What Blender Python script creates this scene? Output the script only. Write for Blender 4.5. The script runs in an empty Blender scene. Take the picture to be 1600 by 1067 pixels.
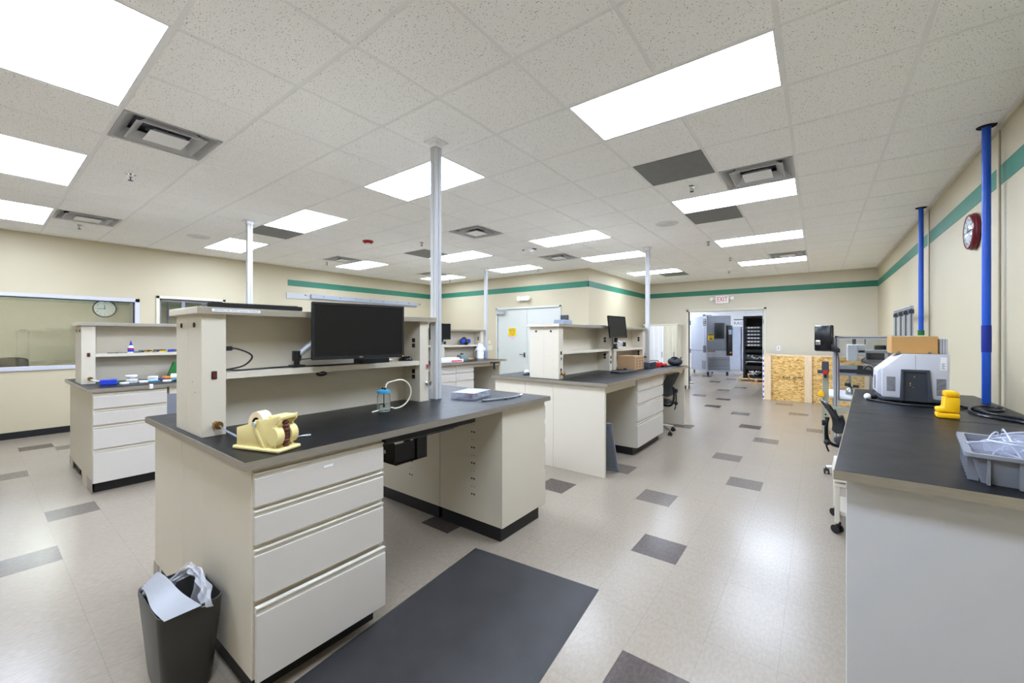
import bpy, bmesh, math, random
from mathutils import Matrix, Vector
S = bpy.context.scene
C = S.collection
R = math.radians
PI = math.pi
random.seed(7)

# ------------------------------------------------------------------ camera
H = 1.52
YAW = 0.6454
cam = bpy.data.cameras.new('camera')
co = bpy.data.objects.new('camera', cam)
C.objects.link(co)
co.location = (0, 0, H)
co.rotation_euler = (PI/2, 0, YAW)
cam.sensor_fit = 'HORIZONTAL'
cam.sensor_width = 36
cam.lens = 634.55/1600*36
cam.shift_y = -(533.5-525.06)/1600
cam.clip_start = 0.02
S.camera = co

# ------------------------------------------------------------------ world, exposure
w = bpy.data.worlds.new('world')
S.world = w
w.use_nodes = True
w.node_tree.nodes['Background'].inputs[0].default_value = (0.6, 0.7, 0.8, 1)
w.node_tree.nodes['Background'].inputs[1].default_value = 0.3
S.view_settings.view_transform = 'Standard'
S.view_settings.look = 'None'
S.view_settings.gamma = 1
S.view_settings.use_curve_mapping = False
S.view_settings.exposure = 2.5
S.cycles.diffuse_bounces = 10
S.cycles.max_bounces = 14
S.cycles.transparent_max_bounces = 16
PANEL = 7.0          # radiance of the ceiling light diffusers
CZ = 3.087           # ceiling height
GX, GY, G = -0.162, 2.447, 0.6096      # ceiling grid origin and pitch

# ------------------------------------------------------------------ materials
def lin(c):
    r = []
    for v in c[:3]:
        v = v/255
        r.append(v/12.92 if v <= 0.04045 else ((v+0.055)/1.055)**2.4)
    return (*r, 1)

def P(name, col, rough=0.5, metal=0.0, var=0.05, scale=6, bump=0.0, bscale=60, spec=0.5,
      trans=0.0, ior=1.45, alpha=1.0, emit=None, estr=0.0, coat=0.0, stretch=None, rvar=0.0):
    m = bpy.data.materials.new(name)
    m.use_nodes = True
    nt = m.node_tree
    b = nt.nodes['Principled BSDF']
    b.inputs['Roughness'].default_value = rough
    b.inputs['Metallic'].default_value = metal
    b.inputs['Specular IOR Level'].default_value = spec
    b.inputs['Transmission Weight'].default_value = trans
    b.inputs['IOR'].default_value = ior
    b.inputs['Alpha'].default_value = alpha
    b.inputs['Coat Weight'].default_value = coat
    c = lin(col)
    tc = nt.nodes.new('ShaderNodeTexCoord')
    src = tc.outputs['Object']
    if stretch:
        mp = nt.nodes.new('ShaderNodeMapping')
        mp.inputs['Scale'].default_value = stretch
        nt.links.new(src, mp.inputs[0])
        src = mp.outputs[0]
    n = nt.nodes.new('ShaderNodeTexNoise')
    n.inputs['Scale'].default_value = scale
    n.inputs['Detail'].default_value = 4
    nt.links.new(src, n.inputs['Vector'])
    rp = nt.nodes.new('ShaderNodeValToRGB')
    rp.color_ramp.elements[0].position = 0.3
    rp.color_ramp.elements[1].position = 0.7
    rp.color_ramp.elements[0].color = tuple(max(0, v*(1-var)) for v in c[:3])+(1,)
    rp.color_ramp.elements[1].color = tuple(min(1, v*(1+var)) for v in c[:3])+(1,)
    nt.links.new(n.outputs['Fac'], rp.inputs[0])
    nt.links.new(rp.outputs[0], b.inputs['Base Color'])
    if rvar:
        mr = nt.nodes.new('ShaderNodeMapRange')
        mr.inputs['To Min'].default_value = rough-rvar
        mr.inputs['To Max'].default_value = rough+rvar
        nt.links.new(n.outputs['Fac'], mr.inputs[0])
        nt.links.new(mr.outputs[0], b.inputs['Roughness'])
    if bump:
        n2 = nt.nodes.new('ShaderNodeTexNoise')
        n2.inputs['Scale'].default_value = bscale
        n2.inputs['Detail'].default_value = 3
        nt.links.new(src, n2.inputs['Vector'])
        bp = nt.nodes.new('ShaderNodeBump')
        bp.inputs['Strength'].default_value = bump
        bp.inputs['Distance'].default_value = 0.004
        nt.links.new(n2.outputs['Fac'], bp.inputs['Height'])
        nt.links.new(bp.outputs[0], b.inputs['Normal'])
    if emit:
        b.inputs['Emission Color'].default_value = lin(emit)
        b.inputs['Emission Strength'].default_value = estr
    return m

def mat_ceiling():
    m = P('acoustic_tile', (254, 254, 254), 0.9, var=0.02, scale=3)
    nt = m.node_tree
    b = nt.nodes['Principled BSDF']
    tc = nt.nodes['Texture Coordinate']
    base = b.inputs['Base Color'].links[0].from_socket
    n = nt.nodes.new('ShaderNodeTexNoise')
    n.inputs['Scale'].default_value = 130
    n.inputs['Detail'].default_value = 1.5
    nt.links.new(tc.outputs['Object'], n.inputs['Vector'])
    rp = nt.nodes.new('ShaderNodeValToRGB')
    rp.color_ramp.elements[0].position = 0.65
    rp.color_ramp.elements[1].position = 0.70
    rp.color_ramp.elements[0].color = (0, 0, 0, 1)
    nt.links.new(n.outputs['Fac'], rp.inputs[0])
    mx = nt.nodes.new('ShaderNodeMix')
    mx.data_type = 'RGBA'
    nt.links.new(rp.outputs[0], mx.inputs[0])
    nt.links.new(base, mx.inputs[6])
    mx.inputs[7].default_value = lin((132, 130, 128))
    nt.links.new(mx.outputs[2], b.inputs['Base Color'])
    return m

def mat_floor(name, c0, c1, per=0.03):
    m = P(name, c0, 0.24, var=0, scale=3, spec=0.3)
    nt = m.node_tree
    b = nt.nodes['Principled BSDF']
    tc = nt.nodes['Texture Coordinate']
    n = nt.nodes.new('ShaderNodeTexNoise')
    n.inputs['Scale'].default_value = 70
    n.inputs['Detail'].default_value = 3
    n.inputs['Distortion'].default_value = 0.3
    mp = nt.nodes.new('ShaderNodeMapping')
    mp.inputs['Scale'].default_value = (1, 0.45, 1)
    nt.links.new(tc.outputs['Object'], mp.inputs[0])
    nt.links.new(mp.outputs[0], n.inputs['Vector'])
    rp = nt.nodes.new('ShaderNodeValToRGB')
    rp.color_ramp.elements[0].position = 0.38
    rp.color_ramp.elements[1].position = 0.64
    rp.color_ramp.elements[0].color = lin(c0)
    rp.color_ramp.elements[1].color = lin(c1)
    nt.links.new(n.outputs['Fac'], rp.inputs[0])
    # tile joints and a slight difference from tile to tile
    sep = nt.nodes.new('ShaderNodeSeparateXYZ')
    nt.links.new(tc.outputs['Object'], sep.inputs[0])
    def mth(op, a, bb=None, c=None):
        x = nt.nodes.new('ShaderNodeMath')
        x.operation = op
        for i, v in enumerate((a, bb, c)):
            if v is None: continue
            if isinstance(v, (int, float)): x.inputs[i].default_value = v
            else: nt.links.new(v, x.inputs[i])
        return x.outputs[0]
    cells, edges = [], []
    for i, o in ((0, -0.755), (1, 3.113)):
        u = mth('DIVIDE', mth('SUBTRACT', sep.outputs[i], o), 0.3048)
        cells.append(mth('FLOOR', u))
        fr = mth('FRACT', u)
        edges.append(mth('MINIMUM', fr, mth('SUBTRACT', 1, fr)))
    e = mth('MINIMUM', edges[0], edges[1])
    line = mth('LESS_THAN', e, 0.0035)
    cmb = nt.nodes.new('ShaderNodeCombineXYZ')
    nt.links.new(cells[0], cmb.inputs[0]); nt.links.new(cells[1], cmb.inputs[1])
    wn = nt.nodes.new('ShaderNodeTexWhiteNoise')
    nt.links.new(cmb.outputs[0], wn.inputs['Vector'])
    val = mth('ADD', 1-per/2, mth('MULTIPLY', wn.outputs['Value'], per))
    val = mth('SUBTRACT', val, mth('MULTIPLY', line, 0.22))
    mx = nt.nodes.new('ShaderNodeMix')
    mx.data_type = 'RGBA'; mx.blend_type = 'MULTIPLY'
    mx.inputs[0].default_value = 1
    nt.links.new(rp.outputs[0], mx.inputs[6])
    cc = nt.nodes.new('ShaderNodeCombineXYZ')
    for i in range(3): nt.links.new(val, cc.inputs[i])
    nt.links.new(cc.outputs[0], mx.inputs[7])
    nt.links.new(mx.outputs[2], b.inputs['Base Color'])
    return m

def mat_pane(name, tint=(235, 240, 235), k=1.0):
    m = bpy.data.materials.new(name)
    m.use_nodes = True
    nt = m.node_tree
    nt.nodes.remove(nt.nodes['Principled BSDF'])
    out = nt.nodes['Material Output']
    t = nt.nodes.new('ShaderNodeBsdfTransparent')
    t.inputs[0].default_value = lin(tint)
    g = nt.nodes.new('ShaderNodeBsdfGlossy')
    g.inputs['Roughness'].default_value = 0.0
    fr = nt.nodes.new('ShaderNodeFresnel')
    fr.inputs['IOR'].default_value = 1.5
    mu = nt.nodes.new('ShaderNodeMath'); mu.operation = 'MULTIPLY'; mu.use_clamp = True
    mu.inputs[1].default_value = k
    nt.links.new(fr.outputs[0], mu.inputs[0])
    mx = nt.nodes.new('ShaderNodeMixShader')
    nt.links.new(mu.outputs[0], mx.inputs[0])
    nt.links.new(t.outputs[0], mx.inputs[1])
    nt.links.new(g.outputs[0], mx.inputs[2])
    nt.links.new(mx.outputs[0], out.inputs[0])
    return m

def mat_osb():
    m = P('strand_board', (205, 165, 95), 0.75, var=0.1, scale=4)
    nt = m.node_tree
    b = nt.nodes['Principled BSDF']
    tc = nt.nodes['Texture Coordinate']
    mp = nt.nodes.new('ShaderNodeMapping')
    mp.inputs['Scale'].default_value = (12, 12, 38)
    mp.inputs['Rotation'].default_value = (0, 0.12, 0)
    nt.links.new(tc.outputs['Object'], mp.inputs[0])
    v = nt.nodes.new('ShaderNodeTexVoronoi')
    v.inputs['Scale'].default_value = 1.6
    nt.links.new(mp.outputs[0], v.inputs['Vector'])
    rp = nt.nodes.new('ShaderNodeValToRGB')
    cr = rp.color_ramp
    cr.elements[0].color = lin((150, 105, 50)); cr.elements[0].position = 0.02
    cr.elements[1].color = lin((226, 194, 132)); cr.elements[1].position = 0.9
    e = cr.elements.new(0.25); e.color = lin((200, 155, 82))
    e = cr.elements.new(0.6); e.color = lin((214, 174, 104))
    sp = nt.nodes.new('ShaderNodeSeparateColor')
    nt.links.new(v.outputs['Color'], sp.inputs[0])
    nt.links.new(sp.outputs[0], rp.inputs[0])
    nt.links.new(rp.outputs[0], b.inputs['Base Color'])
    return m

M = dict(
    wall=P('wall_paint', (194, 183, 155), 0.55, var=0.012, scale=1.5, bump=0.05, bscale=180),
    wallback=P('wall_paint_tan', (206, 199, 180), 0.6, var=0.012, scale=1.5, bump=0.05, bscale=180),
    office=P('office_paint', (188, 178, 156), 0.7, var=0.02),
    white_wall=P('white_wall_paint', (214, 213, 210), 0.7, var=0.01),
    stripe=P('teal_stripe_paint', (48, 122, 98), 0.5, var=0.05, scale=3),
    base=P('black_vinyl_base', (24, 24, 26), 0.45, var=0.1),
    tile=mat_ceiling(),
    grid=P('grid_enamel', (240, 240, 241), 0.5, var=0.01),
    greytile=P('grey_grille_tile', (128, 128, 128), 0.6, metal=0.2, var=0.06, scale=12, bump=0.3, bscale=300),
    lamp=P('lit_diffuser', (250, 250, 250), 0.6, var=0, emit=(219, 233, 255), estr=PANEL),
    farlamp=P('lit_diffuser_far', (250, 250, 250), 0.6, var=0, emit=(255, 255, 255), estr=PANEL*1.0),
    floor=mat_floor('cream_vinyl_tile', (139, 128, 113), (145, 134, 120)),
    floordk=mat_floor('brown_vinyl_tile', (68, 59, 54), (80, 70, 65)),
    floorgy=mat_floor('grey_vinyl_tile', (94, 86, 78), (105, 97, 89)),
    carpet=P('office_carpet', (110, 108, 95), 0.9, var=0.1, scale=80),
    lam=P('cream_laminate', (206, 198, 181), 0.38, var=0.012, scale=2),
    lamw=P('drawer_laminate', (200, 194, 186), 0.36, var=0.012, scale=2),
    pull=P('cream_pull', (208, 203, 192), 0.4, var=0.03),
    panelgrey=P('light_grey_panel', (194, 194, 196), 0.35, var=0.01, scale=2),
    black=P('black_laminate', (19, 20, 23), 0.38, var=0.12, scale=9, bump=0.15, bscale=160, rvar=0.06, spec=0.27),
    steel=P('brushed_steel', (178, 172, 161), 0.34, metal=0.8, var=0.08, scale=14, stretch=(1, 1, 14)),
    chrome=P('chrome', (225, 226, 230), 0.12, metal=1, var=0.02),
    alu=P('anodised_aluminium', (190, 193, 198), 0.35, metal=0.4, var=0.04),
    white=P('white_plastic', (236, 236, 236), 0.4, var=0.01),
    whitem=P('white_enamel', (236, 236, 238), 0.35, var=0.01),
    polem=P('pole_enamel', (186, 187, 188), 0.35, var=0.01),
    frame=P('window_frame_enamel', (196, 196, 206), 0.3, var=0.01),
    bplastic=P('black_plastic', (22, 22, 24), 0.4, var=0.1),
    bgloss=P('gloss_black_plastic', (20, 22, 28), 0.22, var=0.08, spec=0.6),
    screen=P('dark_screen', (14, 14, 16), 0.28, var=0.04, spec=0.35),
    hole=P('dark_recess', (8, 8, 8), 0.9, var=0),
    rubber=P('black_rubber_mat', (48, 47, 48), 0.62, var=0.16, scale=5, bump=0.35, bscale=240),
    seam=P('dark_seam', (120, 112, 96), 0.8, var=0.02),
    cream=P('cream_cast_paint', (222, 205, 142), 0.32, var=0.03, scale=10, bump=0.1, bscale=70),
    tape=P('tape_roll', (226, 208, 176), 0.5, var=0.04),
    brownroller=P('brown_rubber_roller', (84, 40, 22), 0.4, var=0.15, scale=30),
    brass=P('brass', (158, 122, 70), 0.3, metal=0.9, var=0.1),
    bin=P('bin_plastic', (52, 50, 47), 0.34, var=0.06, scale=8, bump=0.1, bscale=140),
    blue=P('blue_plastic', (34, 62, 190), 0.35, var=0.04),
    pipe=P('blue_pipe', (28, 84, 196), 0.35, var=0.06, scale=5),
    pipedk=P('dark_blue_tape', (16, 40, 140), 0.4, var=0.1, scale=40),
    green=P('green_fabric', (28, 104, 44), 0.8, var=0.15),
    orange=P('orange_plastic', (212, 128, 44), 0.5, var=0.05),
    red=P('red_plastic', (200, 24, 28), 0.35, var=0.05),
    redwood=P('dark_red_rim', (104, 20, 32), 0.25, var=0.1),
    yellow=P('yellow_plastic', (246, 190, 14), 0.35, var=0.03),
    signy=P('sign_yellow', (236, 200, 30), 0.5, var=0.02),
    signk=P('sign_black', (24, 22, 16), 0.6, var=0),
    signr=P('sign_red', (176, 14, 18), 0.5, var=0, emit=(255, 20, 20), estr=0.06),
    pink=P('pink_paper', (222, 190, 212), 0.7, var=0.03),
    card=P('cardboard', (190, 146, 88), 0.7, var=0.05, scale=5),
    card2=P('brown_cardboard', (176, 142, 106), 0.75, var=0.05, scale=5),
    osb=mat_osb(),
    pine=P('pine_stud', (218, 194, 160), 0.7, var=0.07, scale=4, stretch=(10, 10, 1.2)),
    tote=P('grey_tote_plastic', (124, 127, 136), 0.42, var=0.04),
    clear=P('clear_plastic', (206, 212, 234), 0.06, var=0.1, scale=30, alpha=0.24, spec=1.0),
    glass=P('bottle_glass', (246, 250, 250), 0.02, var=0, trans=1.0, ior=1.3),
    clearb=P('clear_plastic_edge', (214, 220, 238), 0.05, var=0.1, scale=30, alpha=0.6, spec=1.0),
    film=P('plastic_film', (226, 228, 236), 0.25, var=0.05, scale=20, alpha=0.42, bump=0.7, bscale=30),
    frost=P('frosted_sheet', (172, 174, 180), 0.4, var=0.03, alpha=0.72),
    sky=P('sky_blue_plastic', (60, 160, 205), 0.4, var=0.03),
    inst=P('instrument_shell', (196, 197, 206), 0.4, var=0.015),
    instdk=P('instrument_dark_grey', (62, 67, 76), 0.45, var=0.03),
    chamber=P('chamber_enamel', (176, 180, 193), 0.35, var=0.01),
    chamberd=P('chamber_door_enamel', (126, 131, 145), 0.35, var=0.01),
    locker=P('grey_locker', (160, 165, 178), 0.45, var=0.01),
    door=P('grey_door_paint', (202, 204, 196), 0.4, var=0.01),
    doorframe=P('cream_frame_paint', (212, 206, 186), 0.45, var=0.01),
    legpaint=P('green_grey_steel', (158, 158, 140), 0.45, var=0.03),
    mesh=P('black_mesh_fabric', (34, 35, 38), 0.7, var=0.2, scale=90),
    greymesh=P('grey_filter_mesh', (116, 122, 132), 0.7, var=0.12, scale=160),
    silverfr=P('silver_frame', (136, 144, 158), 0.4, metal=0.5, var=0.03),
    pane=mat_pane('window_pane', (238, 238, 226), 4.0),
    acryl=mat_pane('acrylic_sheet', (244, 246, 248), 0.9),
    tube=P('milky_tube', (222, 220, 200), 0.35, var=0.03),
    bluegrey=P('blue_grey_metal', (134, 142, 160), 0.4, var=0.04),
    dkgreen=P('grey_green_instrument', (96, 112, 112), 0.5, var=0.08),
    water=P('water', (225, 238, 245), 0.0, var=0, trans=1.0, ior=1.33),
)

# ------------------------------------------------------------------ mesh builder
class B:
    def __init__(s): s.bm = bmesh.new(); s.T = Matrix.Identity(4)
    def _add(s, t, mi=0, X=None):
        for f in t.faces: f.material_index = mi
        bmesh.ops.transform(t, matrix=s.T @ (X or Matrix.Identity(4)), verts=t.verts)
        me = bpy.data.meshes.new('tmp'); t.to_mesh(me); t.free()
        s.bm.from_mesh(me); bpy.data.meshes.remove(me)
        return s
    def box(s, x0, x1, y0, y1, z0, z1, bev=0.0, mi=0, X=None, seg=1):
        t = bmesh.new()
        bmesh.ops.create_cube(t, size=1)
        for v in t.verts:
            v.co = Vector(((x0+x1)/2+v.co.x*(x1-x0), (y0+y1)/2+v.co.y*(y1-y0), (z0+z1)/2+v.co.z*(z1-z0)))
        bmesh.ops.recalc_face_normals(t, faces=t.faces)
        if bev: bmesh.ops.bevel(t, geom=list(t.edges), offset=bev, segments=seg, affect='EDGES', profile=0.5)
        return s._add(t, mi, X)
    def cyl(s, p, q, r, n=20, r2=None, mi=0, caps=True, X=None):
        p, q = Vector(p), Vector(q); d = q-p
        t = bmesh.new()
        bmesh.ops.create_cone(t, cap_ends=caps, segments=n, radius1=r, radius2=r if r2 is None else r2, depth=d.length)
        rot = d.to_track_quat('Z', 'Y').to_matrix().to_4x4()
        bmesh.ops.transform(t, matrix=Matrix.Translation((p+q)/2) @ rot, verts=t.verts)
        return s._add(t, mi, X)
    def ball(s, c, r, sc=(1, 1, 1), mi=0, n=16, X=None):
        t = bmesh.new()
        bmesh.ops.create_uvsphere(t, u_segments=n, v_segments=n//2+2, radius=r)
        for v in t.verts: v.co = Vector((c[0]+v.co.x*sc[0], c[1]+v.co.y*sc[1], c[2]+v.co.z*sc[2]))
        return s._add(t, mi, X)
    def prism(s, pts, a0, a1, axis='y', mi=0, bev=0.0, X=None):
        # pts: outline in the two other axes, extruded along axis
        t = bmesh.new()
        def mk(u, v, a):
            return {'x': (a, u, v), 'y': (u, a, v), 'z': (u, v, a)}[axis]
        lo = [t.verts.new(mk(u, v, a0)) for u, v in pts]
        hi = [t.verts.new(mk(u, v, a1)) for u, v in pts]
        n = len(pts)
        t.faces.new(lo); t.faces.new(hi[::-1])
        for i in range(n): t.faces.new((lo[i], hi[i], hi[(i+1) % n], lo[(i+1) % n]))
        bmesh.ops.recalc_face_normals(t, faces=t.faces)
        if bev: bmesh.ops.bevel(t, geom=list(t.edges), offset=bev, segments=2, affect='EDGES', profile=0.5)
        return s._add(t, mi, X)
    def lathe(s, prof, c=(0, 0, 0), n=24, mi=0, X=None, axis='z', caps=True):
        t = bmesh.new(); rings = []
        for r, z in prof:
            rings.append([t.verts.new((r*math.cos(2*PI*i/n), r*math.sin(2*PI*i/n), z)) for i in range(n)])
        for a, b in zip(rings, rings[1:]):
            for i in range(n): t.faces.new((a[i], a[(i+1) % n], b[(i+1) % n], b[i]))
        ring_ = caps is False or prof[0] == prof[-1]
        if prof[0][0] > 1e-5 and not ring_: t.faces.new(rings[0][::-1])
        if prof[-1][0] > 1e-5 and not ring_: t.faces.new(rings[-1])
        bmesh.ops.remove_doubles(t, verts=t.verts, dist=1e-6)
        bmesh.ops.recalc_face_normals(t, faces=t.faces)
        rot = {'z': Matrix.Identity(4), 'x': Matrix.Rotation(PI/2, 4, 'Y'), 'y': Matrix.Rotation(-PI/2, 4, 'X')}[axis]
        bmesh.ops.transform(t, matrix=Matrix.Translation(c) @ rot, verts=t.verts)
        return s._add(t, mi, X)
    def tube(s, pts, r, n=8, mi=0, smooth=True, X=None, rr=None):
        P_ = [Vector(p) for p in pts]
        if smooth and len(P_) > 2:
            Q = []
            ext = [P_[0]*2-P_[1]]+P_+[P_[-1]*2-P_[-2]]
            for i in range(1, len(ext)-2):
                a, b, c, d = ext[i-1:i+3]
                for k in range(6):
                    u = k/6
                    Q.append(0.5*((2*b)+(c-a)*u+(2*a-5*b+4*c-d)*u*u+(3*b-a-3*c+d)*u**3))
            Q.append(P_[-1]); P_ = Q
        t = bmesh.new(); rings = []; up = Vector((0, 0, 1))
        for i, p in enumerate(P_):
            d = (P_[min(i+1, len(P_)-1)]-P_[max(i-1, 0)]).normalized()
            if abs(d.dot(up)) > 0.95: up = Vector((1, 0, 0)) if abs(d.x) < 0.9 else Vector((0, 1, 0))
            a = d.cross(up).normalized(); b = d.cross(a).normalized()
            up = -b if b.dot(up) < 0 else b
            a = d.cross(up).normalized(); b = d.cross(a)
            q = r if rr is None else rr(i/(len(P_)-1))
            rings.append([t.verts.new(p+a*q*math.cos(2*PI*k/n)+b*q*math.sin(2*PI*k/n)) for k in range(n)])
        for A, Bq in zip(rings, rings[1:]):
            for k in range(n): t.faces.new((A[k], A[(k+1) % n], Bq[(k+1) % n], Bq[k]))
        t.faces.new(rings[0][::-1]); t.faces.new(rings[-1])
        bmesh.ops.recalc_face_normals(t, faces=t.faces)
        return s._add(t, mi, X)
    def grid(s, f, nu, nv, mi=0, thick=0.0, X=None, closed_u=False):
        t = bmesh.new()
        V = [[t.verts.new(f(i/nu, j/nv)) for j in range(nv+1)] for i in range(nu+(0 if closed_u else 1))]
        m = len(V)
        for i in range(nu):
            for j in range(nv):
                a, b = V[i], V[(i+1) % m]
                t.faces.new((a[j], b[j], b[j+1], a[j+1]))
        bmesh.ops.recalc_face_normals(t, faces=t.faces)
        if thick: bmesh.ops.solidify(t, geom=list(t.faces), thickness=thick)
        return s._add(t, mi, X)
    def text(s, txt, size, X, mi=0, depth=0.0006, width=None):
        cu = bpy.data.curves.new('t', 'FONT'); cu.body = txt; cu.size = size
        cu.align_x = 'CENTER'; cu.align_y = 'CENTER'; cu.extrude = depth; cu.resolution_u = 2
        ob = bpy.data.objects.new('t', cu); C.objects.link(ob)
        bpy.context.view_layer.update()
        me = bpy.data.meshes.new_from_object(ob)
        bpy.data.objects.remove(ob); bpy.data.curves.remove(cu)
        t = bmesh.new(); t.from_mesh(me); bpy.data.meshes.remove(me)
        if width and t.verts:
            wd = max(v.co.x for v in t.verts)-min(v.co.x for v in t.verts)
            for v in t.verts: v.co.x *= width/wd
        return s._add(t, mi, X)

ROOTM = {}
def put(name, b, m, root=None, smooth=True, label=None):
    """link the builder's world-space geometry as one object, parented to root"""
    me = bpy.data.meshes.new(name)
    inv = ROOTM[root.name].inverted() if root is not None else None
    if inv is not None: bmesh.ops.transform(b.bm, matrix=inv, verts=b.bm.verts)
    b.bm.to_mesh(me); b.bm.free()
    for mm in (m if isinstance(m, (list, tuple)) else [m]): me.materials.append(mm)
    if smooth and len(me.polygons):
        me.shade_smooth(); me.set_sharp_from_angle(angle=R(32))
    o = bpy.data.objects.new(name, me); C.objects.link(o)
    if root is not None:
        o.parent = root
        ROOTM[o.name] = ROOTM[root.name]
    else: ROOTM[o.name] = Matrix.Identity(4)
    if label: o['label'] = label
    return o

def thing(name, label, cat, loc=(0, 0, 0), rz=0, group=None):
    o = bpy.data.objects.new(name, None); C.objects.link(o)
    o.empty_display_size = 0.05
    o.location = loc; o.rotation_euler = (0, 0, rz)
    ROOTM[o.name] = Matrix.Translation(loc) @ Matrix.Rotation(rz, 4, 'Z')
    o['label'] = label; o['category'] = cat
    if group: o['group'] = group
    return o

def one(name, b, m, label, cat, group=None, loc=None, smooth=True):
    """a thing made of one mesh, origin moved to loc"""
    me_o = put(name, b, m, smooth=smooth)
    if loc is not None:
        me_o.data.transform(Matrix.Translation(-Vector(loc))); me_o.location = loc
        ROOTM[me_o.name] = Matrix.Translation(loc)
    me_o['label'] = label; me_o['category'] = cat
    if group: me_o['group'] = group
    return me_o

def struct(name, b, m, parent=None, smooth=False):
    o = put(name, b, m, parent, smooth=smooth)
    if parent is None: o['kind'] = 'structure'
    return o

def dup(root, loc, rz=None, label=None):
    r = root.copy(); C.objects.link(r); r.location = loc
    if rz is not None: r.rotation_euler = (0, 0, rz)
    if label: r['label'] = label
    for ch in list(root.children):
        c = ch.copy(); C.objects.link(c); c.parent = r
        for g in ch.children:
            d = g.copy(); C.objects.link(d); d.parent = c
    return r

def frame_x(x, y, z, face=1):
    """text frame on a plane facing +X (face 1) or -X"""
    m = Matrix(((0, 0, face), (face, 0, 0), (0, 1, 0))).to_4x4()
    return Matrix.Translation((x, y, z)) @ m
def frame_y(x, y, z, face=-1):
    """text frame on a plane facing -Y (face -1) or +Y"""
    m = Matrix(((-face, 0, 0), (0, 0, face), (0, 1, 0))).to_4x4()
    return Matrix.Translation((x, y, z)) @ m

# ------------------------------------------------------------------ room shell
WX, EX, NY, PX, BY, SY = -9.5, 1.09, 8.5, -4.2, 12.35, -2.6
FY = 21.0   # far wall of the room behind the doorway
T = 0.12
def cell(k, o=-0.755): return o+0.3048*k

DARK = {(-1, -1), (-1, 15), (-4, 13), (-5, 1), (-6, -3), (0, -5), (-4, 21), (-4, 25), (-4, 34), (-7, 38), (-26, -9), (-18, 4), (-21, 14), (-14, 9), (-9, 12), (-24, 6), (2, 28), (-9, 44), (-12, 20), (-6, 47)}
GREY = {(-2, 2), (0, 5), (-1, 8), (0, 12), (-4, 4), (-2, 19), (1, 21), (0, 25), (2, 16), (-6, 26), (-15, -9), (-12, -10), (-25, -8), (-21, -10), (-15, 2), (-19, 8), (-10, 5), (-26, 11), (-5, 31), (-1, 33), (-9, 35), (-3, 44), (-6, 42)}
bm = bmesh.new()
for i in range(-30, 8):
    for j in range(-19, 60):
        x0, x1 = max(cell(i), WX-0.2), min(cell(i+1), EX+1.0)
        y0, y1 = cell(j, 3.113), cell(j+1, 3.113)
        y1 = min(y1, FY+0.3)
        if x1 <= x0 or y1 <= y0: continue
        f = bm.faces.new([bm.verts.new(p) for p in ((x0, y0, 0), (x1, y0, 0), (x1, y1, 0), (x0, y1, 0))])
        f.material_index = 1 if (i, j) in DARK else 2 if (i, j) in GREY else 0
bmesh.ops.remove_doubles(bm, verts=bm.verts, dist=1e-4)
b = B(); b.bm.free(); b.bm = bm
struct('floor', b, [M['floor'], M['floordk'], M['floorgy']])

# cells of the ceiling taken by lights, diffusers and grey panels
LIGHTS = [(-2, 0), (-2, 4), (-2, 8), (-2, 12), (-6, -4), (-6, 0), (-6, 5), (-6, 8), (-6, 12), (-10, -4), (-10, 0), (-10, 5),
          (-10, 8), (-14, -4), (-14, 0), (-14, 4), (-14, 8), (-2, -4), (-6, -7)]  # last two are out of view, added for their light
VENTS = [(-1, 3), (-7, 3), (-7, 7), (-13, 3), (-1, 11), (-13, -3), (-7, -3), (-13, 7)]
GREYS = [(-2, 2), (-2, 5), (-10, 4), (-11, 0), (-5, 13)]
used = set(VENTS) | set(GREYS)
for i, j in LIGHTS: used |= {(i, j), (i+1, j)}
def in_room(x, y): return y < (NY if x < PX else BY)
b = B()
for i in range(-16, 3):
    for j in range(-9, 18):
        if (i, j) in used: continue
        x0, x1 = max(GX+G*i, WX-0.02), min(GX+G*(i+1), EX+0.02)
        y0, y1 = max(GY+G*j, SY), min(GY+G*(j+1), BY)
        if x1 <= x0 or y1 <= y0: continue
        if x1 < PX and y0 > NY: continue
        b.box(x0+0.012, x1-0.012, y0+0.012, y1-0.012, CZ-0.004, CZ+0.012, bev=0.003)
        b.box(x0, x1, y0, y1, CZ+0.006, CZ+0.016)
ceil = struct('ceiling', b, M['tile'])
b = B()
for i in range(-15, 3):
    x = GX+G*i
    ye = NY if x < PX else BY
    b.box(x-0.012, x+0.012, SY, ye, CZ, CZ+0.02)
b.box(EX-0.03, EX, SY, BY, CZ-0.001, CZ+0.02)
for j in range(-8, 17):
    y = GY+G*j
    xs = PX if y > NY else WX
    b.box(xs, EX, y-0.012, y+0.012, CZ+0.0004, CZ+0.02)
struct('trim_1', b, M['grid'])          # white T bar grid

# walls
b = B(); b.box(EX, EX+T, SY, BY, 0, CZ+0.1); struct('wall_east', b, M['wall'])
b = B(); b.box(WX-T, EX+T, SY-T, SY, 0, CZ+0.1); struct('wall_south', b, M['wall'])
WY0, WY1, WZ0, WZ1 = -1.9, 1.76, 1.0, 2.17           # west window rough opening
DY0, DY1, DZ1 = 2.03, 3.0, 2.2                        # west glazed door
b = B()
b.box(WX-T, WX, SY, WY0, 0, CZ+0.1); b.box(WX-T, WX, WY0, WY1, 0, WZ0); b.box(WX-T, WX, WY0, WY1, WZ1, CZ+0.1)
b.box(WX-T, WX, WY1, DY0, 0, CZ+0.1); b.box(WX-T, WX, DY0, DY1, DZ1, CZ+0.1); b.box(WX-T, WX, DY1, NY+T, 0, CZ+0.1)
struct('wall_west', b, M['wall'])
ND0, ND1, NDZ = -6.88, -4.97, 2.22                    # double door in the north wall
b = B()
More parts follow.
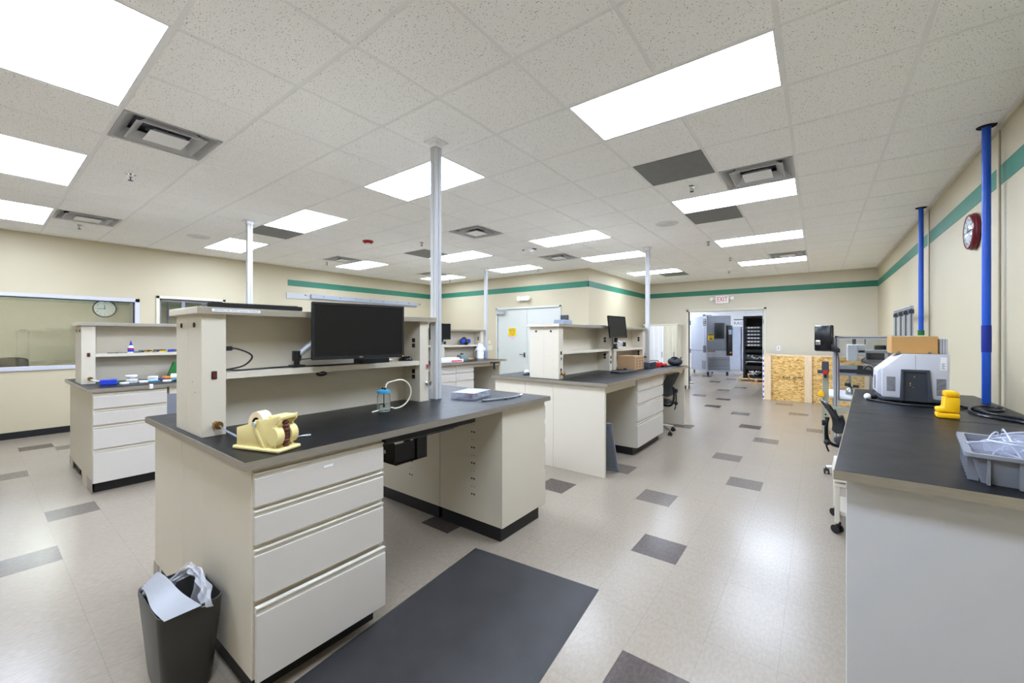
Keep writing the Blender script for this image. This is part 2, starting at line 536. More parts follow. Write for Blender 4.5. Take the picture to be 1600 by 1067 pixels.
b.box(WX, ND0, NY, NY+T, 0, CZ+0.1); b.box(ND0, ND1, NY, NY+T, NDZ, CZ+0.1); b.box(ND1, PX, NY, NY+T, 0, CZ+0.1)
struct('wall_north', b, M['wall'])
b = B(); b.box(PX-T, PX, NY+T, BY+T, 0, CZ+0.1); struct('wall_closet', b, M['wall'])
BD0, BD1, BDZ = -2.96, -1.12, 2.21                    # doorway to the far room
b = B()
b.box(PX-1.8, BD0, BY, BY+T, 0, CZ+0.1); b.box(BD0, BD1, BY, BY+T, BDZ, CZ+0.1); b.box(BD1, EX+1.5, BY, BY+T, 0, CZ+0.1)
struct('wall_back', b, M['wallback'])
# far room
b = B(); b.box(-6.0, 2.6, FY, FY+T, 0, CZ+0.1); struct('wall_far', b, M['white_wall'])
b = B(); b.box(-6.0, -5.88, BY+T, FY, 0, CZ+0.1); struct('wall_far_left', b, M['white_wall'])
b = B(); b.box(2.48, 2.6, BY+T, FY, 0, CZ+0.1); struct('wall_far_right', b, M['white_wall'])
b = B(); b.box(-6.0, 2.6, BY, FY+T, CZ, CZ+0.05); struct('ceiling_far', b, M['tile'])
# office behind the window
b = B(); b.box(-13.6, -13.5, SY, 5, 0, CZ+0.1); b.box(-13.6, WX-T, SY-T, SY, 0, CZ+0.1); b.box(-13.6, WX-T, 5, 5+T, 0, CZ+0.1)
struct('wall_office', b, M['office'])
b = B(); b.box(-13.6, WX-T, SY, 5, CZ-0.2, CZ-0.1); struct('ceiling_office', b, M['tile'])
b = B(); b.box(-13.6, WX-T, SY, 5, -0.05, 0.0); struct('floor_office', b, M['carpet'])

# painted stripe, one strip per wall
k = 1
def trim(b, m):
    global k
    k += 1
    return struct('trim_%d' % k, b, m)
Z0, Z1, e = 2.655, 2.79, 0.003
b = B(); b.box(EX-e, EX+0.01, SY, BY, Z0-0.01, Z1); trim(b, M['stripe'])
b = B(); b.box(PX, EX, BY-e, BY+0.01, Z0, Z1); trim(b, M['stripe'])
b = B(); b.box(PX-0.01, PX+e, NY-e, BY, Z0, Z1); trim(b, M['stripe'])
b = B(); b.box(WX, PX+e, NY-e, NY+0.01, Z0, Z1); trim(b, M['stripe'])
b = B(); b.box(WX-0.01, WX+e, 4.25, NY, Z0, Z1); trim(b, M['stripe'])
# wall angle under the ceiling along the east wall
b = B(); b.box(EX-0.022, EX, SY, BY, CZ-0.03, CZ-0.002); trim(b, M['doorframe'])
# baseboards
def bb(side, *bx):
    b = B()
    for q in bx: b.box(*q)
    struct('baseboard_'+side, b, M['base'])
h = 0.1
bb('west', (WX, WX+0.008, SY, DY0-0.05, 0, h), (WX, WX+0.008, DY1+0.05, NY, 0, h))
bb('north', (WX, ND0-0.05, NY-0.008, NY, 0, h), (ND1+0.05, PX, NY-0.008, NY, 0, h))
bb('closet', (PX, PX+0.008, NY-0.008, BY, 0, h))
bb('back', (PX, BD0-0.06, BY-0.008, BY, 0, h), (BD1+0.06, EX, BY-0.008, BY, 0, h))
bb('east', (EX-0.008, EX, SY, BY, 0, h))

# west window with glass
b = B(); fw = 0.06
x0, x1 = WX-T, WX+0.012
b.box(x0, x1, WY0, WY1, WZ1-fw, WZ1, bev=0.003); b.box(x0, x1+0.01, WY0, WY1, WZ0, WZ0+fw, bev=0.003)
b.box(x0, x1, WY1-fw, WY1, WZ0, WZ1, bev=0.003); b.box(x0, x1, WY0, WY0+fw, WZ0, WZ1, bev=0.003)
wf = struct('window_1', b, M['frame'])
b = B()
b.box(WX-0.06, WX-0.045, WY0+fw, WY1-fw, WZ1-fw-0.012, WZ1-fw); b.box(WX-0.06, WX-0.045, WY1-fw-0.014, WY1-fw, WZ0+fw, WZ1-fw)
put('glazing_gasket', b, M['base'], wf)
b = B(); b.box(WX-0.056, WX-0.05, WY0+fw, WY1-fw, WZ0+fw, WZ1-fw); put('glass_pane', b, M['pane'], wf)
# glazed door to the office
b = B()
for y0, y1, z0, z1 in ((DY0-0.05, DY0, 0, DZ1+0.05), (DY1, DY1+0.05, 0, DZ1+0.05), (DY0-0.05, DY1+0.05, DZ1, DZ1+0.05)):
    b.box(WX-T-0.01, WX+0.02, y0, y1, z0, z1, bev=0.004)
d1 = struct('door_1', b, M['doorframe'])
b = B()
b.box(WX-0.09, WX-0.04, DY0, DY1, 0, 1.0); b.box(WX-0.09, WX-0.04, DY0, DY0+0.03, 1, DZ1); b.box(WX-0.09, WX-0.04, DY1-0.05, DY1, 1, DZ1)
b.box(WX-0.09, WX-0.04, DY0, DY1, DZ1-0.045, DZ1); b.box(WX-0.09, WX-0.03, DY0+0.33, DY0+0.38, 1, DZ1)
put('door_leaf', b, M['tote'], d1)
b = B(); b.box(WX-0.07, WX-0.064, DY0+0.03, DY0+0.33, 1, DZ1-0.045); b.box(WX-0.07, WX-0.064, DY0+0.38, DY1-0.05, 1, DZ1-0.045)
put('door_glass', b, M['pane'], d1)

# double door in the north wall
b = B()
b.box(ND0-0.05, ND0, NY-0.02, NY+T, 0, NDZ+0.05, bev=0.004); b.box(ND1, ND1+0.05, NY-0.02, NY+T, 0, NDZ+0.05, bev=0.004)
b.box(ND0-0.05, ND1+0.05, NY-0.02, NY+T, NDZ, NDZ+0.05, bev=0.004)
d2 = struct('door_2', b, M['door'])
mid = (ND0+ND1)/2
for a, c_ in ((ND0+0.004, mid-0.003), (mid+0.003, ND1-0.004)):
    b = B(); b.box(a, c_, NY+0.005, NY+0.05, 0.008, NDZ-0.006, bev=0.002)
    put('door_leaf', b, M['door'], d2)
b = B()
for x in (ND0, ND1):
    for z in (0.3, 1.15, 1.95): b.box(x-0.008, x+0.012, NY-0.012, NY+0.004, z-0.06, z+0.06, bev=0.002)
put('hinge', b, M['silverfr'], d2)
b = B(); b.box(mid-0.10, mid-0.05, NY-0.006, NY+0.004, 0.98, 1.1, bev=0.003)
b.cyl((mid-0.07, NY-0.005, 1.05), (mid-0.07, NY-0.05, 1.05), 0.012); b.box(mid-0.2, mid-0.06, NY-0.06, NY-0.045, 1.04, 1.06, bev=0.004)
put('door_handle', b, M['instdk'], d2)
b = B(); b.box(ND0+0.0, ND0+0.26, NY-0.07, NY+0.004, NDZ-0.12, NDZ-0.03, bev=0.006)
b.box(ND0+0.1, ND0+0.36, NY-0.10, NY-0.085, NDZ-0.03, NDZ-0.015); b.cyl((ND0+0.2, NY-0.09, NDZ-0.04), (ND0+0.2, NY-0.09, NDZ-0.01), 0.015)
put('door_closer', b, M['alu'], d2)

# doorway to the far room
b = B()
b.box(BD0-0.06, BD0, BY-0.02, BY+T+0.02, 0, BDZ+0.06, bev=0.004); b.box(BD1, BD1+0.06, BY-0.02, BY+T+0.02, 0, BDZ+0.06, bev=0.004)
b.box(BD0-0.06, BD1+0.06, BY-0.02, BY+T+0.02, BDZ, BDZ+0.06, bev=0.004)
d3 = struct('door_3', b, M['doorframe'])
b = B(); b.box(-0.02, 0.025, 0.0, 0.84, 0.01, BDZ-0.01, bev=0.002, X=Matrix.Translation((BD0-0.03, BY+T+0.05, 0)) @ Matrix.Rotation(R(62), 4, 'Z')); put('door_leaf', b, M['doorframe'], d3)
b = B(); b.box(BD1-0.045, BD1, BY+0.16, BY+1.0, 0.01, BDZ-0.01, bev=0.002); put('door_leaf', b, M['door'], d3)
b = B()
for z in (0.3, 1.1, 1.9):
    b.box(BD0+0.0, BD0+0.03, BY+0.10, BY+0.17, z-0.06, z+0.06, bev=0.003); b.box(BD1-0.03, BD1, BY+0.10, BY+0.17, z-0.06, z+0.06, bev=0.003)
put('hinge', b, M['silverfr'], d3)

# ------------------------------------------------------------------ ceiling fixtures
LLAB = {
 (-2, 0): 'large lit ceiling panel above the aisle, nearest light on the right side',
 (-2, 4): 'lit ceiling panel directly behind the diffuser between two grey tiles',
 (-2, 8): 'lit ceiling panel over the aisle, third from the camera on the right',
 (-2, 12): 'farthest lit ceiling panel over the aisle, near the exit sign wall',
 (-6, -4): 'huge lit ceiling panel cut by the upper left corner of the photo',
 (-6, 0): 'lit ceiling panel partly hidden by the nearest white utility pole',
 (-6, 5): 'lit ceiling panel beyond the central square diffuser, left of the pole by the aisle',
 (-6, 8): 'lit ceiling panel whose right end is behind the distant pole by the aisle',
 (-6, 12): 'small far lit ceiling panel beside a grey tile near the doorway wall',
 (-10, -4): 'lit ceiling panel at the left photo edge below the huge one',
 (-10, 0): 'lit ceiling panel with a grey tile touching its lower left edge',
 (-10, 5): 'lit ceiling panel just right of the nearest pole, beside a grey tile',
 (-10, 8): 'lit ceiling panel above the pole nearest to the grey double door',
 (-14, -4): 'lowest lit ceiling panel at the left photo edge near the window wall',
 (-14, 0): 'lit ceiling panel behind the left pole, close to the window wall',
 (-14, 4): 'lit ceiling panel above the green stripe of the window wall',
 (-14, 8): 'small lit ceiling panel in the far left corner of the room',
}
# output set per fixture to even out wall and floor brightness
OUT = {(-6, 8): 2.6, (-10, 8): 2.4, (-14, 8): 3.2, (-14, 4): 4.5, (-14, 0): 5.5, (-10, 5): 5.5, (-6, 5): 6.0, (-2, 12): 8.0, (-6, 12): 4.5,
       (-6, -4): 5.0, (-10, -4): 5.0, (-14, -4): 5.0, (-2, 0): 6.0, (-2, 4): 6.0, (-2, 8): 5.5, (-6, -7): 3.5, (-2, -4): 6.5}
LM = {}
def set_lamp(t, q):
    if q not in LM: LM[q] = P('lit_diffuser', (250, 250, 250), 0.6, var=0, emit=(219, 233, 255), estr=q)
    for c in t.children:
        if c.name.startswith('diffuser'):
            c.data = c.data.copy(); c.data.materials[0] = LM[q]
first = None
for (i, j) in LIGHTS:
    x0, y0 = GX+G*i, GY+G*j
    lab = LLAB.get((i, j), {(-2, -4): 'unseen ceiling panel added for light right above the camera', (-6, -7): 'unseen ceiling panel added for light behind the camera, middle column', (-2, -7): 'lit ceiling panel behind the camera, column by the blue pipes', (-10, -7): 'lit ceiling panel behind the camera, column by the window wall'}.get((i, j)))
    if first is None:
        t = thing('ceiling_light', lab, 'ceiling light', (x0, y0, CZ), 0, 'recessed ceiling lights')
        X1, Y1 = x0+2*G, y0+G
        b = B(); q = 0.024
        b.box(x0+0.012, X1-0.012, y0+0.012, y0+q, CZ-0.003, CZ+0.02); b.box(x0+0.012, X1-0.012, Y1-q, Y1-0.012, CZ-0.003, CZ+0.02)
        b.box(x0+0.012, x0+q, y0+q, Y1-q, CZ-0.003, CZ+0.02); b.box(X1-q, X1-0.012, y0+q, Y1-q, CZ-0.003, CZ+0.02)
        put('frame', b, M['grid'], t)
        b = B(); b.box(x0+q, X1-q, y0+q, Y1-q, CZ+0.0, CZ+0.006); put('diffuser', b, M['lamp'], t)
        first = t
        LAMP0 = t
    else:
        t = dup(first, (x0, y0, CZ), label=lab)
    set_lamp(t, OUT.get((i, j), PANEL))
# unseen panels added to brighten the far room, and one for the office
FARL = ('nearest the left jamb', 'left of the grey chamber', 'far left corner behind the chamber', 'right of the server rack', 'far right behind the rack')
for n, (x, y) in enumerate(((-5.6, 13.6), (-5.8, 17.6), (-5.8, 19.2), (0.1, 14.6), (-0.5, 18.3))):
    t = dup(first, (x, y, CZ), label='unseen ceiling panel added to brighten the room beyond the doorway, '+FARL[n]); set_lamp(t, 1.6 if x < -5 else 5.0)
set_lamp(dup(first, (-12.2, 0.5, CZ-0.2), label='unseen ceiling panel added to light the office behind the window'), 3.0)

VLAB = {
 (-1, 3): 'square ceiling diffuser between a grey tile and a lit panel, right side',
 (-7, 3): 'square ceiling diffuser in the middle of the ceiling, right of the nearest pole',
 (-7, 7): 'small square ceiling diffuser left of the lit panel behind the distant pole',
 (-13, 3): 'small square ceiling diffuser above the green stripe, left of the monitor',
 (-1, 11): 'far square ceiling diffuser touching the last lit panel over the aisle',
 (-13, -3): 'square ceiling diffuser at the left, close to the window wall',
 (-7, -3): 'largest square ceiling diffuser, beside the huge lit panel at upper left',
 (-13, 7): 'tiny square ceiling diffuser in the far left corner behind the nearest pole'}
first = None
def ring(b, cx, cy, r0, z0, r1, z1, mi=0):
    c0 = [(cx+a*r0, cy+c*r0, z0) for a, c in ((-1, -1), (1, -1), (1, 1), (-1, 1))]
    c1 = [(cx+a*r1, cy+c*r1, z1) for a, c in ((-1, -1), (1, -1), (1, 1), (-1, 1))]
    t = bmesh.new()
    A = [t.verts.new(p) for p in c0]; D = [t.verts.new(p) for p in c1]
    for n in range(4): t.faces.new((A[n], A[(n+1) % 4], D[(n+1) % 4], D[n]))
    bmesh.ops.solidify(t, geom=list(t.faces), thickness=0.002)
    b._add(t, mi)
for (i, j) in VENTS:
    cx, cy = GX+G*(i+0.5), GY+G*(j+0.5)
    if first is None:
        t = thing('ceiling_diffuser', VLAB[(i, j)], 'air vent', (cx, cy, CZ), 0, 'square air diffusers')
        b = B(); ring(b, cx, cy, 0.293, CZ-0.004, 0.27, CZ-0.002); ring(b, cx, cy, 0.27, CZ-0.002, 0.20, CZ+0.07)
        put('frame', b, M['whitem'], t)
        b = B(); b.box(cx-0.292, cx+0.292, cy-0.292, cy+0.292, CZ+0.10, CZ+0.11)
        for a in (-1, 1):
            b.box(cx+a*0.29-0.002, cx+a*0.29+0.002, cy-0.292, cy+0.292, CZ, CZ+0.10); b.box(cx-0.292, cx+0.292, cy+a*0.29-0.002, cy+a*0.29+0.002, CZ, CZ+0.10)
        put('duct_box', b, M['instdk'], t)
        b = B(); ring(b, cx, cy, 0.205, CZ-0.014, 0.15, CZ+0.045); ring(b, cx, cy, 0.205, CZ-0.014, 0.215, CZ-0.010); put('louver', b, M['whitem'], t)
        b = B(); b.box(cx-0.12, cx+0.12, cy-0.12, cy+0.12, CZ-0.018, CZ-0.014); ring(b, cx, cy, 0.12, CZ-0.018, 0.09, CZ+0.012); put('cone_plate', b, M['whitem'], t)
        b = B()
        for n in range(10):
            a = n*PI/5; b.box(0.02, 0.125, -0.001, 0.001, CZ+0.03, CZ+0.055, X=Matrix.Translation((cx, cy, 0)) @ Matrix.Rotation(a, 4, 'Z'))
        b.cyl((cx, cy, CZ-0.01), (cx, cy, CZ+0.09), 0.008); put('damper', b, M['silverfr'], t)
        first = t
    else: dup(first, (cx, cy, CZ), label=VLAB[(i, j)])
GLAB = {(-2, 2): 'dark grey ceiling tile nearest the camera, left of the right side diffuser',
 (-2, 5): 'dark grey ceiling tile touching the far edge of a lit panel above the aisle',
 (-10, 4): 'dark grey ceiling tile left of the nearest pole, beside a lit panel',
 (-11, 0): 'dark grey ceiling tile right of the left pole, below a lit panel',
 (-5, 13): 'small dark grey ceiling tile behind the last lit panel near the doorway wall'}
for (i, j) in GREYS:
    x0, y0 = GX+G*i, GY+G*j
    b = B(); b.box(x0+0.012, x0+G-0.012, y0+0.012, y0+G-0.012, CZ-0.006, CZ+0.01, bev=0.002)
    one('return_air_tile', b, M['greytile'], GLAB[(i, j)], 'ceiling tile', 'grey return air tiles', (x0+G/2, y0+G/2, CZ))
SP = [(-5.317, 0.92, 'sprinkler head below the largest diffuser at upper left'), (-8.303, 0.903, 'sprinkler head under the left diffuser near the window wall'),
 (-1.05, 4.515, 'sprinkler head between the nearest grey tile and a lit panel'), (-1.451, 7.35, 'sprinkler head left of the far lit panel over the aisle'),
 (-1.399, 9.117, 'sprinkler head in the far bare ceiling left of the last aisle light'), (-5.282, 4.51, 'sprinkler head just left of the nearest pole above a grey tile'),
 (-8.324, 4.526, 'sprinkler head above the window wall, left of a small diffuser'), (-5.198, 7.918, 'sprinkler head at the ceiling edge above the grey double door'),
 (-8.175, 7.986, 'sprinkler head in the far left ceiling corner'), (-1.7, 10.9, 'farthest sprinkler head, left of the last aisle light')]
first = None
for x, y, lab in SP:
    if first is None:
        t = thing('sprinkler_head', lab, 'sprinkler', (x, y, CZ), 0, 'fire sprinklers')
        b = B(); b.lathe([(0.042, CZ), (0.042, CZ-0.004), (0.02, CZ-0.012), (0.014, CZ-0.03), (0.0, CZ-0.03)], (x, y, 0)); put('escutcheon', b, M['chrome'], t)
        b = B()
        for s_ in (-1, 1): b.tube([(x+s_*0.012, y, CZ-0.03), (x+s_*0.018, y, CZ-0.042), (x, y, CZ-0.058)], 0.003, n=6)
        b.cyl((x, y, CZ-0.03), (x, y, CZ-0.055), 0.003, n=8)
        b.cyl((x, y, CZ-0.058), (x, y, CZ-0.062), 0.02, n=14)
        put('deflector', b, M['instdk'], t); first = t
    else: dup(first, (x, y, CZ), label=lab)
for x, y, lab in ((-7.78, 2.14, 'round ceiling speaker grille at the left, near the window wall'), (-1.677, 5.807, 'round ceiling speaker grille at the right, left of a grey tile')):
    b = B(); b.lathe([(0.15, CZ-0.004), (0.145, CZ-0.012), (0.10, CZ-0.012), (0.098, CZ-0.008), (0, CZ-0.009)], (x, y, 0), n=36)
    for r in (0.03, 0.055, 0.08): b.lathe([(r, CZ-0.013), (r+0.008, CZ-0.013), (r+0.008, CZ-0.006), (r, CZ-0.006), (r, CZ-0.013)], (x, y, 0), n=30)
    one('ceiling_speaker', b, P('speaker_grille', (225, 225, 225), 0.5), lab, 'speaker', 'ceiling speakers', (x, y, CZ))
x, y = -5.902, 3.906
t = thing('fire_strobe', 'round dark red fire alarm strobe on the ceiling', 'fire alarm', (x, y, CZ))
b = B(); b.lathe([(0.085, CZ), (0.085, CZ-0.02), (0.06, CZ-0.045), (0, CZ-0.045)], (x, y, 0)); put('housing', b, M['redwood'] if False else P('alarm_red', (150, 20, 24), 0.4), t)
b = B(); b.lathe([(0.04, CZ-0.04), (0.034, CZ-0.06), (0, CZ-0.062)], (x, y, 0)); put('strobe_lens', b, M['white'], t)
x, y = -4.16, 6.05
t = thing('ceiling_access_point', 'small white rounded box hanging on the ceiling beside a lit panel', 'network device', (x, y, CZ))
b = B(); b.lathe([(0.10, CZ), (0.10, CZ-0.02), (0.07, CZ-0.05), (0, CZ-0.052)], (x, y, 0)); put('dome', b, M['white'], t)
b = B(); b.box(x-0.13, x+0.13, y-0.05, y+0.05, CZ-0.012, CZ, bev=0.003); put('bracket', b, M['hole'], t)

# ------------------------------------------------------------------ utility poles
for x, y, zb, lab in ((-2.462, 2.25, 1.016, 'nearest white square utility pole, behind the end of the shelf with the big monitor'),
                   (-6.16, 2.257, 1.016, 'white utility pole at the left, rising above the dark keyboard on the shelf'),
                   (-2.395, 7.155, 1.016, 'white utility pole at the far end of the bench with the chair'),
                   (-6.12, 7.125, 1.016, 'white utility pole in front of the wall left of the grey double door')):
    t = thing('utility_pole', lab, 'pole', (x, y, zb), 0, 'utility poles from bench to ceiling')
    b = B(); a = 0.031
    b.prism([(x-a, y-a), (x+a, y-a), (x+a, y-0.004), (x+a-0.004, y-0.004), (x+a-0.004, y+0.004), (x+a, y+0.004), (x+a, y+a), (x+0.004, y+a), (x-0.004, y+a), (x-a, y+a)], zb, CZ, axis='z')
    b.box(x-0.006, x+0.006, y-a-0.003, y-a+0.002, zb, CZ)
    put('channel', b, M['polem'], t, smooth=False)
    b = B(); b.box(x-0.07, x+0.07, y-0.07, y+0.07, CZ-0.014, CZ-0.006, bev=0.002); b.box(x-a-0.008, x+a+0.008, y-a-0.008, y+a+0.008, CZ-0.05, CZ-0.01, bev=0.002)
    put('ceiling_plate', b, M['whitem'], t)

# ------------------------------------------------------------------ benches
ZT = 1.015      # worktop height
def worktop(lab, pts, zt=ZT, th=0.036, core=None, group='black bench worktops'):
    cx = sum(p[0] for p in pts)/len(pts); cy = sum(p[1] for p in pts)/len(pts)
    t = thing('bench_worktop', lab, 'worktop', (cx, cy, zt-th), 0, group)
    b = B(); b.prism(pts, zt-th, zt-0.0012, axis='z'); put('steel_edge', b, core or M['steel'], t, smooth=False)
    b = B()
    ins = [(x+(0.003 if x < cx else -0.003), y+(0.003 if y < cy else -0.003)) for x, y in pts]
    b.prism(ins, zt-0.004, zt, axis='z'); put('laminate_top', b, M['black'], t, smooth=False)
    return t

FR = [(0.818, 0.944), (0.661, 0.788), (0.431, 0.627), (0.103, 0.398)]
def drawer_cabinet(lab, x0, x1, y0, y1, face=1, split=False, open4=0.0, near='plain', group='laminate drawer cabinets'):
    """body between x0..x1, drawers on the +X (face 1) or -X side"""
    fx = x1 if face > 0 else x0
    t = thing('drawer_cabinet', lab, 'cabinet', ((x0+x1)/2, (y0+y1)/2, 0), 0, group)
    b = B(); s = 0.02
    a0, a1 = (x0, x1-s) if face > 0 else (x0+s, x1)
    b.box(a0, a1, y0, y1, 0.10, ZT-0.037, bev=0.0015); put('carcass', b, M['lam'], t)
    b = B(); kx0, kx1 = (x0+0.005, x1-0.07) if face > 0 else (x0+0.07, x1-0.005)
    b.box(kx0, kx1, y0+0.02, y1-0.02, 0, 0.10); put('plinth', b, M['base'], t)
    ws = [(y0+0.004, y1-0.004)]
    for n, (z0, z1) in enumerate(FR):
        for (ya, yb) in ([(y0+0.004, (y0+y1)/2-0.004), ((y0+y1)/2+0.004, y1-0.004)] if split == 2 or (split and n == 0) else ws):
            off = open4 if n == 3 else 0
            b = B()
            f0, f1 = (fx-s+off, fx+off) if face > 0 else (fx-off, fx+s-off)
            zt = z1-0.012 if n < 3 else z1-0.018
            b.box(f0, f1, ya, yb, z0, zt, bev=0.0015)
            if off: b.box(fx-0.3, fx-s+off, ya+0.03, yb-0.03, z0+0.02, z1-0.08)
            d = put('drawer', b, M['lamw'], t)
            b = B()
            g0, g1 = (fx-s-0.0+off, fx-0.006+off) if face > 0 else (fx+0.006-off, fx+s-off)
            b.box(g0, g1, ya, yb, zt, z1+0.006)
            l0, l1 = (fx-s+off, fx+0.002+off) if face > 0 else (fx-0.002-off, fx+s-off)
            b.box(l0, l1, ya, yb, z1+0.006, z1+0.013, bev=0.001)
            put('pull', b, M['pull'], d)
    return t

def plate(root, x0, x1, y, z1):
    b = B(); b.box(x0, x1, y-0.003, y+0.001, 0.004, z1, bev=0.001)
    for x in (x0+0.012, x1-0.012):
        for z in (0.02, z1-0.016): b.cyl((x, y-0.003, z), (x, y-0.005, z), 0.004, n=8)
    put('kick_plate', b, M['steel'], root)

def hutch(lab, x0, x1, y0, y1, top_y, zs=1.331, near=True, ends=2, openings=True, seamx=None):
    """double sided bench riser: end posts, back panel, two shelves, top shelf"""
    xm = (x0+x1)/2
    t = thing('bench_riser_shelf', lab, 'shelf unit', (xm, (y0+y1)/2, ZT), 0, 'double sided riser shelves on the benches')
    zt = 1.631
    for n, (ya, yb) in enumerate(((y0, y0+0.105), (y1-0.085, y1))):
        b = B(); b.box(x0, xm-0.001, ya, yb, ZT, zt, bev=0.001); b.box(xm+0.001, x1, ya, yb, ZT, zt, bev=0.001)
        b.box(xm-0.002, xm+0.002, ya+0.002, yb-0.002, ZT, zt)
        p = put('end_post', b, M['lam'], t)
        b = B()
        if n == 0:
            for x in (xm-0.11, xm+0.10): b = B(); b.cyl((x, ya-0.004, 1.577), (x, ya+0.003, 1.577), 0.013, n=18); put('grommet', b, M['bplastic'], p)
            for x, z in ((xm+0.075, 1.285), (xm+0.115, 1.235)): b = B(); b.cyl((x, ya-0.003, z), (x, ya+0.002, z), 0.004, n=10); put('screw', b, M['steel'], p)
        else:
            for z in (1.487, 1.447, 1.247, 1.205): b = B(); b.box(xm+0.115, xm+0.148, ya-0.004, ya+0.002, z-0.016, z+0.016, bev=0.001); put('outlet', b, M['bplastic'], p)
    b = B(); b.box(xm-0.01, xm+0.01, y0+0.104, y1-0.084, ZT, zt, bev=0.0005); put('back_panel', b, M['lam'], t)
    for a, c_ in ((xm+0.011, x1-0.004), (x0+0.004, xm-0.011)):
        b = B(); b.box(a, c_, y0+0.106, y1-0.086, zs-0.034, zs, bev=0.0015); put('shelf', b, M['lam'], t)
    b = B(); b.box(x0-0.027, x1+0.027, top_y[0], top_y[1], zt, zt+0.034, bev=0.0015)
    tp = put('top_shelf', b, M['lam'], t)
    b = B()
    b.box(x1+0.0265, x1+0.029, top_y[0]+0.001, top_y[1], zt, zt+0.033); b.box(x0-0.029, x0-0.0265, top_y[0]+0.001, top_y[1], zt, zt+0.033)
    b.box(x0-0.026, x1+0.026, top_y[1]-0.001, top_y[1]+0.002, zt, zt+0.033)
    put('steel_edge', b, M['steel'], tp)
    return t

def rocker(root, x, y, z, lit=False, face=1, m2=None):
    b = B(); b.box(x-0.001, x+0.006, y-0.012, y+0.012, z-0.020, z+0.020, bev=0.002)
    o = put('switch_plate', b, M['alu'] if lit else M['bplastic'], root)
    b = B(); b.box(x+0.005, x+0.009, y-0.007, y+0.007, z-0.013, z+0.013, bev=0.001)
    put('rocker', b, m2 or (M['red'] if lit else M['redwood']), o)

def valve(root, x, y, z, n='brass_valve'):
    b = B(); b.cyl((x-0.001, y, z), (x+0.02, y, z), 0.018, n=6); b.cyl((x+0.02, y, z), (x+0.055, y, z), 0.014)
    b.cyl((x+0.03, y, z), (x+0.045, y, z), 0.02, n=16); put(n, b, M['brass'], root)

def pinholes(root, xs, y, zs):
    for x in xs:
        for k_, z in enumerate(zs):
            r = 0.007 if k_ % 2 == 0 else 0.003
            b = B(); b.cyl((x, y-0.002, z), (x, y+0.002, z), r, n=8)
            put('shelf_pin_hole', b, M['hole'], root)

